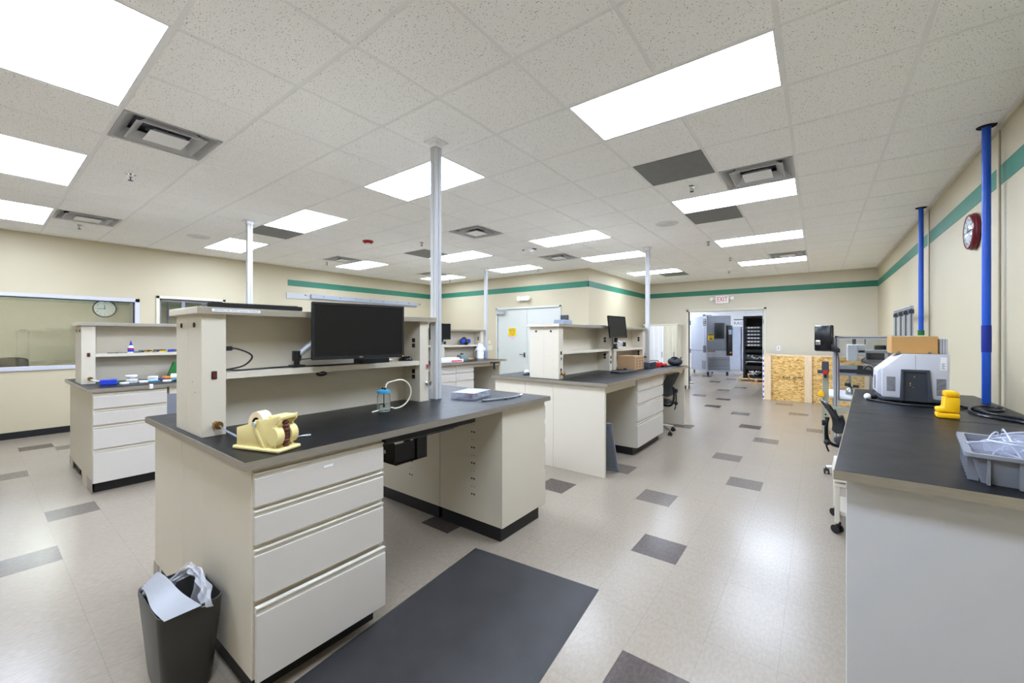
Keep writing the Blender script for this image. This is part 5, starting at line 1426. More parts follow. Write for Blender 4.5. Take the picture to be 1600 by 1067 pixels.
b = B(); b.tube([(0.745, 4.33, 1.502), (0.70, 4.6, 1.51), (0.76, 4.75, 1.505)], 0.006) if False else b.box(0.50, 0.66, 4.60, 4.75, 1.386, 1.388)
# yellow holder
t = thing('yellow_holder', 'yellow plastic L shaped holder standing on the right bench', 'holder', (0.65, 3.63, ZT))
b = B(); q = 3.585
b.prism([(0.590, ZT+0.001), (0.688, ZT+0.001), (0.688, ZT+0.034), (0.590, ZT+0.034)], q, q+0.09, axis='y', bev=0.009)
b.prism([(0.590, ZT+0.036), (0.688, ZT+0.036), (0.688, ZT+0.13), (0.622, ZT+0.13), (0.618, ZT+0.066), (0.590, ZT+0.062)], q, q+0.09, axis='y', bev=0.008)
put('holder_body', b, M['yellow'], t)
b = B(); b.prism([(0.624, ZT+0.132), (0.688, ZT+0.132), (0.688, ZT+0.156), (0.672, ZT+0.168), (0.624, ZT+0.168)], q-0.002, q+0.092, axis='y', bev=0.010); put('cap', b, M['yellow'], t)
# cable with plug
t = thing('power_plug', 'white and black plug with cable lying before the grey instrument', 'cord', (0.34, 4.25, ZT))
b = B(); b.ball((0.315, 4.27, ZT+0.026), 0.026, (0.9, 1, 1)); put('plug', b, M['white'], t)
b = B(); b.cyl((0.325, 4.275, ZT+0.026), (0.365, 4.30, ZT+0.026), 0.024, r2=0.02); put('collar', b, M['bplastic'], t)
b = B(); b.tube([(0.31, 4.25, ZT+0.012), (0.36, 4.19, ZT+0.008), (0.45, 4.10, ZT+0.008), (0.56, 4.06, ZT+0.008), (0.68, 4.06, ZT+0.008), (0.80, 4.08, ZT+0.008)], 0.007); put('cable', b, M['bplastic'], t)
b = B(); z = ZT+0.008
b.tube([(0.80, 4.60, z), (0.80, 4.35, z), (0.83, 4.15, z), (0.90, 4.06, z), (0.98, 4.12, z), (1.0, 4.22, z+.004), (0.93, 4.25, z+.008), (0.84, 4.10, z+0.012), (0.80, 3.95, z+.006), (0.82, 3.80, z), (0.90, 3.68, z), (1.0, 3.60, z), (1.04, 3.66, z), (1.0, 3.78, z), (0.9, 3.92, z), (0.83, 4.08, z)], 0.008)
one('black_cable', b, M['bgloss'], 'thick black cable coiled on the right bench near the wall', 'cable', loc=(0.9, 4, ZT))
# tote
TX = Matrix.Translation((0.41, 2.06, ZT)) @ Matrix.Rotation(R(-8), 4, 'Z')
t = thing('grey_tote', 'grey plastic divider tote full of safety glasses at the right edge', 'tote', (0.41, 2.06, ZT), R(-8))
b = B(); b.T = TX
def rect(x0, x1, y0, y1, r, z): return [(x, y, z) for x, y in rr((x0+x1)/2, (y0+y1)/2, (x1-x0)/2, (y1-y0)/2, r, 4)]
Wt, Lt, Ht = 0.52, 0.42, 0.105
loft(b, [rect(0.035, Wt-0.035, 0.03, Lt-0.03, 0.01, 0.0008), rect(0.012, Wt-0.012, 0.012, Lt-0.012, 0.012, Ht-0.012), rect(-0.006, Wt+.006, -0.006, Lt+.006, 0.016, Ht-0.012), rect(-0.006, Wt+.006, -0.006, Lt+.006, 0.016, Ht), rect(0.014, Wt-0.014, 0.014, Lt-0.014, 0.012, Ht), rect(0.037, Wt-0.037, 0.032, Lt-0.032, 0.01, 0.006)], cap0=True, cap1=True)
for k_ in range(7):
    x = 0.05+k_*(Wt-0.1)/6; b.prism([(x-0.004, Ht-0.012), (x+0.004, Ht-0.012), (x+0.004, 0.002), (x-0.004, 0.002)], 0.004, 0.03, axis='y')
for k_ in range(7):
    y = 0.05+k_*(Lt-0.1)/6; b.box(0.003, 0.03, y-0.004, y+0.004, 0.002, Ht-0.012)
put('tote_body', b, M['tote'], t)
def glasses(lab, x, y, z, rz, tx=0.0, ty=0.0, tint=None):
    X = TX @ Matrix.Translation((x, y, z)) @ Matrix.Rotation(rz, 4, 'Z') @ Matrix.Rotation(tx, 4, 'X') @ Matrix.Rotation(ty, 4, 'Y')
    t = thing('safety_glasses', lab, 'glasses', tuple((TX @ Vector((x, y, z)))), 0, 'safety glasses in the grey tote')
    b = B(); b.T = X
    b.grid(lambda u, v: (0.075*(2*u-1), -0.035*(2*u-1)**2-0.006*v, 0.045*v*(1-0.25*(2*u-1)**4)), 18, 6, thick=0.0022); put('lens', b, M['clear'], t)
    b = B(); b.T = X
    b.tube([(-0.076, -0.036, 0.04), (-0.04, -0.012, 0.046), (0, -0.004, 0.047), (0.04, -0.012, 0.046), (0.076, -0.036, 0.04)], 0.003, n=6); put('brow', b, M['clearb'] if not tint else tint, t)
    for s_ in (-1, 1):
        b = B(); b.T = X; b.tube([(s_*0.076, -0.036, 0.036), (s_*0.07, -0.09, 0.036), (s_*0.062, -0.14, 0.024), (s_*0.058, -0.155, 0.006)], 0.0028, n=6); put('temple', b, M['clearb'] if not tint else tint, t)
LG = ['clear goggles standing highest on the pile in the grey tote', 'clear safety glasses at the near left corner of the tote', 'clear safety glasses leaning on the left tote rim', 'clear safety glasses flat in the middle of the tote', 'safety glasses with black frame at the right in the tote', 'clear safety glasses at the far side of the tote', 'clear safety glasses half under the high goggles', 'clear safety glasses at the front rim of the tote', 'clear safety glasses tilted at the right photo edge', 'clear safety glasses lying upside down in the tote middle', 'clear safety glasses low against the left tote wall', 'clear safety glasses under the near pair at the front left', 'clear safety glasses resting just left of the high goggles', 'clear safety glasses pressed against the front tote wall', 'clear safety glasses right of the high goggles, nearly as high', 'clear safety glasses overlapping the black framed pair']
for k_, (x, y, z, a, tx, ty) in enumerate(((0.185, 0.22, 0.118, 3.5, 0.25, 0.05), (0.10, 0.12, 0.088, 3.35, 0.1, 0.1), (0.105, 0.25, 0.088, 1.9, 0.3, -0.1), (0.20, 0.18, 0.085, 3.4, -0.4, 0.1), (0.25, 0.11, 0.098, 3.2, 0.2, -0.05), (0.30, 0.30, 0.075, 0.2, 0.4, 0.1), (0.13, 0.31, 0.075, 2.9, 0.3, 0.2), (0.13, 0.09, 0.09, 3.0, -0.3, 0.05), (0.38, 0.22, 0.085, 1.1, 0.4, 0.2), (0.24, 0.26, 0.075, 5.2, 0.2, 0.1), (0.10, 0.21, 0.062, 0.9, 0.2, 0.1), (0.16, 0.15, 0.06, 2.4, 0.2, -0.1), (0.16, 0.27, 0.10, 0.2, 0.3, 0.1), (0.21, 0.10, 0.07, 3.3, 0.2, -0.1), (0.28, 0.24, 0.10, 4.2, 0.2, 0.1), (0.34, 0.12, 0.095, 3.6, 0.2, 0.1))):
    glasses(LG[k_], x, y, z, a, tx, ty, M['bgloss'] if k_ == 4 else None)
b = B(); b.T = TX; b.lathe([(0, 0), (0.012, 0), (0.012, 0.03), (0.008, 0.034), (0, 0.034)], (0.17, 0.33, 0.10), n=16)
b.tube([(0.17, 0.33, 0.105), (0.18, 0.31, 0.085), (0.2, 0.3, 0.07)], 0.004)
one('clear_stopper', b, M['clear'], 'small clear stopper sticking up behind the goggles', 'stopper', loc=(0.6, 2.4, ZT+.13))

# ------------------------------------------------------------------ wall fittings
# exit sign
t = thing('exit_sign', 'white exit sign with red EXIT letters above the doorway', 'exit sign', (-2.07, BY, 2.52))
b = B(); b.box(-2.245, -1.925, BY-0.055, BY-0.001, 2.415, 2.62, bev=0.005); put('housing', b, M['white'], t)
b = B(); b.text('EXIT', 0.19, frame_y(-2.085, BY-0.0555, 2.517), width=0.255, depth=0.001); put('letters', b, M['signr'], t)
for x, n_ in ((-2.34, 0), (-1.83, 1)):
    b = B(); b.cyl((x, BY-0.10, 2.54), (x, BY-0.02, 2.54), 0.045, n=18); b.box(min(x, -2.085), max(x, -2.085), BY-0.03, BY-0.01, 2.53, 2.55)
    put('emergency_lamp', b, M['white'], t)
t = thing('emergency_light', 'white twin head emergency light above the grey double door', 'emergency light', (-5.97, NY, 2.5))
b = B(); b.box(-6.07, -5.85, NY-0.07, NY-0.001, 2.42, 2.53, bev=0.01); put('housing', b, M['white'], t)
for x in (-6.10, -5.83):
    b = B(); b.lathe([(0, 0.03), (0.05, 0.02), (0.06, -0.02), (0, -0.035)], (x, NY-0.10, 2.475), axis='y'); b.cyl((x, NY-0.08, 2.475), (x*.5-5.965*.5, NY-0.03, 2.48), 0.012); put('lamp_head', b, M['white'], t)
t = thing('wall_sign', 'yellow warning notice on the left leaf of the grey double door', 'sign', (-6.41, NY, 1.6))
b = B(); b.box(-6.52, -6.27, NY-0.0015, NY+0.004, 1.52, 1.73); put('sheet', b, M['signy'], t)
b = B()
b.text('NOTICE', 0.075, frame_y(-6.395, NY-0.002, 1.685), width=0.19, depth=0.0004)
b.text('THIS DOOR', 0.05, frame_y(-6.395, NY-0.002, 1.635), width=0.19, depth=0.0004)
b.text('TO REMAIN', 0.035, frame_y(-6.395, NY-0.002, 1.59), width=0.19, depth=0.0004)
b.text('CLOSED', 0.035, frame_y(-6.395, NY-0.002, 1.553), width=0.14, depth=0.0004)
put('print', b, M['signk'], t)
b = B(); b.box(-6.44, -6.35, NY-0.0015, NY+0.004, 1.43, 1.51); b.box(-6.46, -6.33, NY-0.002, NY+0.004, 1.49, 1.51)
one('pink_note', b, M['pink'], 'small pink paper note under the yellow door notice', 'note', loc=(-6.4, NY, 1.47))
for x, lab in ((-0.80, 'white light switch on the back wall right of the doorway'),):
    t = thing('light_switch', lab, 'light switch', (x, BY, 1.21)); b = B(); b.box(x-0.04, x+0.04, BY-0.008, BY-0.001, 1.15, 1.27, bev=0.003); put('plate', b, M['white'], t)
    b = B(); b.box(x-0.012, x+0.012, BY-0.014, BY-0.007, 1.185, 1.235, bev=0.002); put('toggle', b, M['frost'], t)
t = thing('light_switch', 'white switch plate on the wall left of the grey double door', 'light switch', (-7.15, NY, 1.2)); b = B(); b.box(-7.22, -7.06, NY-0.008, NY-0.001, 1.14, 1.26, bev=0.003); b.box(-7.22, -7.12, NY-0.008, NY-0.001, 1.30, 1.40, bev=0.003); put('plate', b, M['doorframe'], t)

# tack rails on the west wall
t = thing('hook_rail', 'long white rail with small hooks under the green stripe on the window wall', 'rail', (WX, 6, 2.4))
b = B(); b.box(WX, WX+0.02, 4.22, 7.9, 2.37, 2.50, bev=0.003); put('back_board', b, M['polem'], t)
b = B(); b.box(WX+0.02, WX+0.07, 4.75, 7.9, 2.40, 2.495, bev=0.004); put('front_rail', b, M['locker'], t)
for k_ in range(9):
    y = 4.62+k_*0.42; b = B(); b.tube([(WX+0.02, y, 2.47), (WX+0.08, y, 2.465), (WX+0.095, y, 2.44)], 0.008, n=8); put('hook', b, M['silverfr'], t)

# right wall clock
x, y, z = EX, 5.19, 2.42
t = thing('wall_clock', 'round wall clock with dark red rim on the right wall', 'clock', (x, y, z))
b = B(); b.lathe([(0.132, -0.048), (0.134, -0.054), (0.142, -0.053), (0.150, -0.046), (0.148, -0.038), (0.157, -0.028), (0.158, -0.012), (0.15, -0.002), (0.02, -0.002), (0.02, -0.02), (0.132, -0.04), (0.132, -0.048)], (x, y, z), n=48, axis='x'); put('rim', b, M['redwood'], t)
b = B(); b.lathe([(0.0, -0.049), (0.133, -0.049), (0.133, -0.045), (0, -0.045)], (x, y, z), n=40, axis='x'); put('face', b, M['white'], t)
b = B()
for n_ in range(12):
    a = n_*PI/6; b.box(x-0.0505, x-0.049, -0.005, 0.005, 0.095, 0.118, X=Matrix.Translation((0, y, z)) @ Matrix.Rotation(a, 4, 'X'))
put('hour_marks', b, M['signk'], t)
for L_, a, n_ in ((0.06, 0.1, 'hour_hand'), (0.095, 1.55, 'minute_hand')):
    b = B(); b.box(x-0.053, x-0.0515, -0.005, 0.005, -0.01, L_, X=Matrix.Translation((0, y, z)) @ Matrix.Rotation(a, 4, 'X')); put(n_, b, M['signk'], t)
b = B(); b.lathe([(0.0, -0.068), (0.06, -0.065), (0.11, -0.057), (0.133, -0.050)], (x, y, z), n=40, axis='x', caps=False); put('cover_glass', b, M['acryl'], t)

# blue pipes with wall batten
for x, y, zb, lab, tape in ((1.005, 4.55, ZT+0.001, 'nearest blue pipe from the ceiling down to the right bench', True), (1.005, 6.95, 1.56, 'farther blue pipe behind the cardboard box on the right', False)):
    t = thing('blue_pipe', lab, 'pipe', (x, y, zb), 0, 'blue air pipes on the right wall')
    b = B(); b.cyl((x, y, zb), (x, y, CZ), 0.024, n=20); put('pipe', b, M['pipe'], t)
    b = B(); b.lathe([(0.026, CZ-0.01), (0.05, CZ-0.01), (0.055, CZ-0.002), (0.026, CZ-0.002)], (x, y, 0)); put('ceiling_ring', b, M['hole'], t)
    if tape:
        b = B(); b.cyl((x, y, 1.40), (x, y, 1.60), 0.0265, n=20); put('tape_band', b, M['pipedk'], t)
    else:
        b = B(); b.cyl((x, y, zb-0.03), (x, y, zb+0.03), 0.03, n=16); put('fitting', b, M['green'], t)
    b = B(); b.box(EX-0.012, EX, y+0.06, y+0.10, 0, CZ-0.03, bev=0.003); one('wall_batten', b, M['wall'], 'vertical painted batten on the right wall beside the %s blue pipe' % ('nearest' if tape else 'farther'), 'trim', 'right wall battens', (EX, y, 0))

# office behind the window
t = thing('wall_clock', 'round black rimmed clock seen through the office window', 'clock', (-13.5, 1.75, 2.2))
x, y, z = -13.49, 1.88, 2.17
b = B(); b.lathe([(0.19, 0.0), (0.21, 0.0), (0.21, 0.03), (0.185, 0.035), (0.18, 0.01), (0.19, 0.0)], (x, y, z), n=48, axis='x'); put('rim', b, M['bplastic'], t)
b = B(); b.lathe([(0, 0.006), (0.185, 0.006), (0.185, 0.012), (0, 0.012)], (x, y, z), n=40, axis='x'); put('face', b, M['white'], t)
b = B()
for n_ in range(1, 13):
    a = n_*PI/6; b.text(str(n_), 0.045, frame_x(x+0.013, y+0.145*math.sin(a), z+0.145*math.cos(a)), depth=0.0006)
put('numerals', b, M['signk'], t)
for L_, a, n_ in ((0.085, 0.05, 'hour_hand'), (0.13, 1.65, 'minute_hand')):
    b = B(); b.box(x+0.014, x+0.017, -0.006, 0.006, -0.02, L_, X=Matrix.Translation((0, y, z)) @ Matrix.Rotation(a, 4, 'X')); put(n_, b, M['signk'], t)
c_ = chair('black high back office chair behind the office window', -10.62, 0.36, PI, sz=0.50, bz=1.17)
b = B(); b.box(-11.9, -10.9, -0.9, 1.5, 0.70, 0.74, bev=0.004); b.box(-11.88, -11.84, -0.88, 1.48, 0, 0.70); b.box(-10.96, -10.92, -0.88, -0.84, 0, 0.70); b.box(-10.96, -10.92, 1.44, 1.48, 0, 0.70)
one('office_desk', b, M['lam'], 'pale desk in the office behind the window', 'desk', loc=(-11.4, 0.3, 0))

# ------------------------------------------------------------------ back of the main room
# tall cabinet with ribbed doors
t = thing('storage_cabinet', 'tall cream cabinet with ribbed doors left of the doorway', 'cabinet', (-3.55, 12.0, 0))
b = B(); b.box(-4.02, -3.13, 11.75, 12.33, 0.0, 1.82, bev=0.004); b.box(-4.06, -3.10, 11.74, 12.33, 1.82, 1.86, bev=0.004); put('carcass', b, M['doorframe'], t)
for x0, x1, m in ((-3.99, -3.47, M['white']), (-3.46, -3.15, M['doorframe'])):  # right door coloured darker to stand in for its shade
    b = B(); b.box(x0, x1, 11.715, 11.748, 0.06, 1.80, bev=0.003)
    n_ = int((x1-x0)/0.13)
    for k_ in range(n_): xx = x0+0.06+k_*0.13; b.prism([(xx, 11.715), (xx+0.05, 11.715), (xx+0.04, 11.705), (xx+0.01, 11.705)], 0.08, 1.78, axis='z')
    d = put('door', b, m, t)
    b = B(); b.box(x1-0.05, x1-0.03, 11.69, 11.715, 0.92, 1.08, bev=0.004); put('handle', b, M['silverfr'], d)

# strand board crate panels
t = thing('osb_crate', 'low wooden crate wall of strand board with pine studs by the back wall', 'crate', (-0.1, 11.55, 0))
for n_, (x0, x1) in enumerate(((-0.86, -0.245), (-0.10, 0.85))):
    b = B(); b.box(x0, x1, 11.50, 11.515, 0.0, 1.05, bev=0.001); put('board', b, M['osb'], t)
for x0, x1 in ((-1.035, -0.895), (-0.243, -0.103), (0.80, 0.94)):
    b = B(); b.box(x0, x1, 11.46, 11.50, 0.0, 1.06, bev=0.002); put('stud', b, M['pine'], t)
b = B(); b.box(-1.035, 0.94, 11.50, 12.1, 1.05, 1.065, bev=0.001); put('top_board', b, M['pine'], t)
b = B(); b.box(-1.035, -1.02, 11.50, 12.1, 0, 1.05); b.box(-0.893, -0.868, 11.505, 11.52, 0.0, 1.05); put('side_board', b, M['osb'], t)
b = B()
b.box(-0.70, -0.67, 11.4985, 11.5, 0.60, 0.605); b.box(-0.69, -0.26, 11.4985, 11.5, 0.50, 0.506)
rnd = random.Random(2)
xx = -0.66
while xx < -0.28:
    w_ = rnd.uniform(0.008, 0.02); h_ = rnd.uniform(0.03, 0.06); b.box(xx, xx+w_, 11.4985, 11.5, 0.535, 0.535+h_*0.7); xx += w_+rnd.uniform(0.006, 0.014)
    if -0.52 < xx < -0.47: xx = -0.46
put('stamp_print', b, M['signk'], t)
b = B(); b.box(-1.022, -0.80, 11.48, 11.62, 1.0655, 1.09, bev=0.004); one('wood_offcut', b, M['pine'], 'wood offcut lying on the left end of the crate', 'wood', loc=(-0.9, 11.55, 1.07))
b = B(); b.box(-1.058, -1.037, 11.48, 11.5, 0, 1.03)
for k_ in range(8): b.box(-1.0585, -1.0365, 11.4785, 11.5, 0.03+k_*0.125, 0.08+k_*0.125, mi=1)
one('striped_strip', b, [M['white'], M['blue']], 'blue and white striped strip at the left edge of the crate', 'strip', loc=(-1.05, 11.49, 0))

# ------------------------------------------------------------------ far room
CH = Matrix.Translation((-3.36, 16.8, 0)) @ Matrix.Rotation(R(35), 4, 'Z')
t = thing('test_chamber', 'large pale grey environmental test chamber in the room beyond the doorway', 'test chamber', (-3.36, 16.8, 0), R(35))
def cb(): q = B(); q.T = CH; return q
Wc, Dc = 0.886, 1.5
b = cb(); b.box(0, Wc, 0.06, Dc, 0.16, 2.30, bev=0.01); b.box(0.02, Wc-0.02, 0.02, 0.08, 0.16, 0.92, bev=0.004); put('body', b, M['chamber'], t)
b = cb(); b.box(0.0, Wc, -0.0, 0.06, 0.98, 2.29, bev=0.008); d = put('door', b, M['chamberd'], t)
b = cb(); b.box(0.27, 0.64, -0.015, 0.0, 1.42, 2.02, bev=0.006); put('window_frame', b, M['bplastic'], d)
b = cb(); b.box(0.33, 0.56, -0.018, -0.014, 1.48, 1.96); put('window', b, M['screen'], d)
b = cb(); b.box(0.03, 0.24, -0.004, 0.0, 1.36, 1.60); put('warning_label', b, M['signy'], d)
b = cb(); b.box(0.035, 0.235, -0.006, -0.003, 1.55, 1.59); b.box(0.08, 0.19, -0.006, -0.003, 1.39, 1.43); b.box(0.07, 0.2, -0.006, -0.003, 1.46, 1.475); b.box(0.07, 0.2, -0.006, -0.003, 1.50, 1.51); put('warning_print', b, M['signk'], d)
b = cb(); b.box(Wc-0.16, Wc+0.02, -0.09, 0.0, 0.78, 1.92, bev=0.01); c0 = put('control_column', b, M['bplastic'], t)
b = cb(); b.box(Wc-0.13, Wc-0.02, -0.094, -0.09, 1.58, 1.76); put('display', b, M['bluegrey'], c0)
b = cb(); b.cyl((Wc-0.06, -0.09, 0.90), (Wc-0.06, -0.13, 0.90), 0.035); put('switch_knob', b, M['orange'], c0)
b = cb(); b.box(0.02, 0.30, -0.004, 0.021, 0.915, 0.96); put('name_strip', b, P('name_strip', (150, 110, 100), 0.5), t)
b = cb()
for k_ in range(9): b.box(0.04, Wc-0.04, 0.004, 0.022, 0.24+k_*0.055, 0.262+k_*0.055)
put('louvers', b, M['instdk'], t)
b = cb()
for z in (2.05, 1.02):
    b.box(-0.006, 0.0, 0.10, 0.34, z-0.13, z+0.13, bev=0.002)
put('hinge_block', b, M['bplastic'], t)
b = cb()
for z in (2.05, 1.02):
    for yy in (0.155, 0.22, 0.285):
        for dz in (-0.08, 0, 0.08): b.cyl((-0.008, yy, z+dz), (-0.005, yy, z+dz), 0.018, n=10)
put('hinge_bolts', b, M['chrome'], t)
b = cb(); b.box(-0.004, 0.001, 0.215, 0.225, 1.15, 1.92); b.box(-0.003, 0.001, 0.0, Dc, 0.94, 0.955)
for k_ in range(8): b.box(-0.004, 0.001, 0.12, 0.27, 0.26+k_*0.04, 0.28+k_*0.04); b.box(-0.004, 0.001, 0.30, 0.45, 0.26+k_*0.04, 0.28+k_*0.04)
put('side_vent', b, M['instdk'], t)
b = cb(); b.cyl((0.1, 0.5, 2.30), (0.1, 0.5, 2.36), 0.05); b.box(0.02, 0.3, 0.3, 0.34, 2.30, 2.33); put('top_fitting', b, M['bplastic'], t)
for cx_, cy_ in ((0.08, 0.12), (Wc-0.08, 0.12), (0.08, Dc-0.12), (Wc-0.08, Dc-0.12)):
    b = cb(); b.cyl((cx_-0.02, cy_, 0.055), (cx_+0.02, cy_, 0.055), 0.055, n=18); b.box(cx_-0.03, cx_+0.03, cy_-0.03, cy_+0.03, 0.10, 0.165); put('caster', b, M['bplastic'], t)
# rack on pallet
t = thing('server_rack', 'open black server rack full of equipment beyond the doorway', 'rack', (-1.6, 15.6, 0.13))
x0, x1, y0, y1, z0, z1 = -1.98, -1.34, 15.4, 16.3, 0.135, 2.18
b = B()
for x in (x0, x1-0.06):
    for y in (y0, y1-0.06): b.box(x, x+0.06, y, y+0.06, z0, z1, bev=0.003)
b.box(x0, x1, y0, y1, z0, z0+0.06); b.box(x0, x1, y0, y1, z1-0.06, z1); b.box(x0, x0+0.01, y0, y1, z0, z1); b.box(x1-0.01, x1, y0, y1, z0, z1); b.box(x0, x1, y1-0.02, y1, z0, z1)
put('rack_frame', b, M['bplastic'], t)
rnd = random.Random(4)
for k_ in range(6):
    z = 1.18+k_*0.115; b = B(); b.box(x0+0.07, x1-0.07, y0+0.06, y1-0.1, z, z+0.085, bev=0.002); u_ = put('rack_unit', b, M['instdk'], t)
    b = B()
    for q_ in range(4): b.box(x0+0.12+q_*0.09, x0+0.19+q_*0.09, y0+0.052, y0+0.06, z+0.02, z+0.065)
    put('front_module', b, M['alu'], u_)
for z, h_, m in ((0.98, 0.10, M['bplastic']), (0.74, 0.16, M['instdk']), (0.66, 0.025, M['alu']), (0.42, 0.12, M['bplastic'])):
    b = B(); b.box(x0+0.07, x1-0.07, y0+0.07, y1-0.1, z, z+h_, bev=0.002); put('rack_unit', b, m, t)
b = B()
for k_ in range(26):
    x = rnd.uniform(x0+0.1, x1-0.1); z = rnd.choice((rnd.uniform(0.24, 0.38), rnd.uniform(0.78, 0.9))); b.tube([(x, y0+0.06, z), (x+rnd.uniform(-.05, .05), y0+0.02, z+0.02), (x+rnd.uniform(-.08, .08), y0+0.06, z-0.03)], 0.008, n=5)
g_ = put('patch_cables', b, M['white'], t); g_['kind'] = 'stuff'
t = thing('pallet', 'wooden pallet under the black server rack', 'pallet', (-1.6, 15.8, 0))
for y in (15.35, 15.8, 16.2):
    b = B(); b.box(-2.13, -1.1, y, y+0.09, 0.0, 0.02); b.box(-2.13, -1.1, y, y+0.09, 0.095, 0.115)
    for x in (-2.12, -1.66, -1.2): b.box(x, x+0.09, y, y+0.09, 0.02, 0.095)
    put('stringer', b, M['pine'], t)
b = B()
for k_ in range(7): b.box(-2.13+k_*0.155, -2.03+k_*0.155, 15.33, 16.3, 0.115, 0.134, bev=0.001)
put('deck_boards', b, M['pine'], t)
b = B(); b.tube([(-1.85, 15.42, 0.30), (-1.80, 15.32, 0.16), (-1.68, 15.18, 0.03), (-1.5, 15.1, 0.012), (-1.35, 15.2, 0.012), (-1.2, 15.1, 0.012)], 0.012)
one('orange_cord', b, M['orange'], 'orange power cord hanging from the rack to the floor', 'cord', loc=(-1.6, 15.2, 0))
# lockers, one on each side of the gap
for k_, (x0, lab) in enumerate(((-3.62, 'pale grey double door locker at the far wall beside the test chamber'), (-2.68, 'pale grey double door locker at the far wall left of the server rack'))):
    t = thing('steel_locker', lab, 'locker', (x0+0.45, 20.6, 0), 0, 'far wall lockers')
    b = B(); b.box(x0, x0+0.92, 20.35, 20.9, 0, 1.93, bev=0.004); put('carcass', b, M['locker'], t)
    for q_ in (0, 1):
        b = B(); b.box(x0+0.01+q_*0.455, x0+0.455+q_*0.455, 20.325, 20.349, 0.05, 1.90, bev=0.003); d = put('door', b, M['locker'], t)
        b = B(); xx = x0+0.42+q_*0.06; b.box(xx-0.01, xx+0.01, 20.30, 20.326, 0.98, 1.12, bev=0.003); put('handle', b, M['instdk'], d)
b = B(); b.box(-3.22, -2.99, 20.3235, 20.3245, 1.80, 1.86); one('cyan_label', b, M['sky'], 'light blue label on the left grey locker door', 'label', loc=(-3.1, 20.324, 1.8))
b = B(); b.box(-3.08, -2.2, FY-0.01, FY-0.001, 2.25, 2.29); b.text('RACKDPM', 0.16, frame_y(-2.62, FY-0.004, 2.10), width=0.9, depth=0.002)
one('wall_lettering', b, P('navy_lettering', (70, 66, 96), 0.6), 'dark lettering on the white far wall above the lockers', 'lettering', loc=(-2.6, FY, 2.2))

# ------------------------------------------------------------------ aluminium test station
t = thing('test_station', 'aluminium profile machine frame with clear panels past the right bench', 'machine', (0.6, 7.9, 0))
def prof_bar(b, p0, p1, w_=0.045):
    (xa, ya, za), (xb, yb, zb) = p0, p1; h_ = w_/2
    b.box(min(xa, xb)-h_, max(xa, xb)+h_, min(ya, yb)-h_, max(ya, yb)+h_, min(za, zb)-(h_ if za == zb else 0), max(za, zb)+(h_ if za == zb else 0), bev=0.003)
    g = 0.005
    if za != zb:
        b.box(xa-g, xa+g, ya-h_-0.001, ya+h_+0.001, za, zb, mi=1); b.box(xa-h_-0.001, xa+h_+0.001, ya-g, ya+g, za, zb, mi=1)
    elif xa != xb:
        b.box(min(xa, xb), max(xa, xb), ya-h_-0.001, ya+h_+0.001, za-g, za+g, mi=1); b.box(min(xa, xb), max(xa, xb), ya-g, ya+g, za-h_-0.001, za+h_+0.001, mi=1)
    else:
        b.box(xa-h_-0.001, xa+h_+0.001, min(ya, yb), max(ya, yb), za-g, za+g, mi=1); b.box(xa-g, xa+g, min(ya, yb), max(ya, yb), za-h_-0.001, za+h_+0.001, mi=1)
FYa, FYb, FXa, FXb, FT = 7.40, 8.25, 0.21, 1.0, 1.50
for x in (FXa, FXb):
    for y in (FYa, FYb):
        b = B(); prof_bar(b, (x, y, 0.0), (x, y, FT), 0.06 if (x == FXa and y == FYa) else 0.045); put('post', b, [M['alu'], M['instdk']], t)
for p, q in (((FXa, FYa, FT), (FXb, FYa, FT)), ((FXa, FYb, FT), (FXb, FYb, FT)), ((FXa, FYa, FT), (FXa, FYb, FT)), ((FXb, FYa, FT), (FXb, FYb, FT)), ((FXa, FYa, 0.62), (FXb, FYa, 0.62)), ((FXa, FYb, 0.62), (FXb, FYb, 0.62))):
    b = B(); prof_bar(b, p, q); put('beam', b, [M['alu'], M['instdk']], t)
b = B(); b.box(FXa+0.03, FXb-0.03, FYa-0.004, FYa+0.0, 0.66, FT-0.03); put('clear_panel', b, M['acryl'], t)
b = B(); b.box(FXa+0.03, FXb-0.03, FYb, FYb+0.004, 0.66, FT-0.03); put('clear_panel', b, M['acryl'], t)
b = B(); b.box(FXa-0.08, FXb, FYa-0.02, FYb+0.02, 0.64, 0.67, bev=0.003); put('table_plate', b, M['whitem'], t)
# upper side frame toward the wall
for y in (7.05, 7.45, 7.85, 8.3):
    b = B(); prof_bar(b, (0.93, y, 1.525), (0.93, y, 1.86), 0.04); b.box(0.905, 0.955, y-0.03, y+0.03, 1.80, 1.85, mi=1); put('upper_post', b, [M['alu'], M['instdk']], t)
b = B(); prof_bar(b, (0.93, 7.03, 1.88), (0.93, 8.32, 1.88), 0.04); put('upper_beam', b, [M['alu'], M['instdk']], t)
b = B(); prof_bar(b, (0.93, 7.03, 1.50), (0.93, 8.32, 1.50), 0.045); put('upper_beam', b, [M['alu'], M['instdk']], t)
for x, y in ((0.09, 7.36), (0.98, 7.33), (0.09, 8.3), (0.98, 8.3)):
    b = B(); b.box(x-0.035, x+0.035, y-0.03, y+0.03, 0.0, 1.0 if x < 0.5 and y < 8 else 0.62, bev=0.003)
    for z in (0.35, 0.40, 0.50): b.cyl((x, y-0.031, z), (x, y-0.029, z), 0.012, n=10, mi=1)
    put('steel_leg', b, [M['legpaint'], M['hole']], t)
b = B(); b.box(0.12, 0.95, 7.34, 7.38, 0.44, 0.52, bev=0.003); b.box(0.07, 0.11, 7.38, 8.28, 0.50, 0.56, bev=0.003); put('cross_rail', b, M['legpaint'], t)
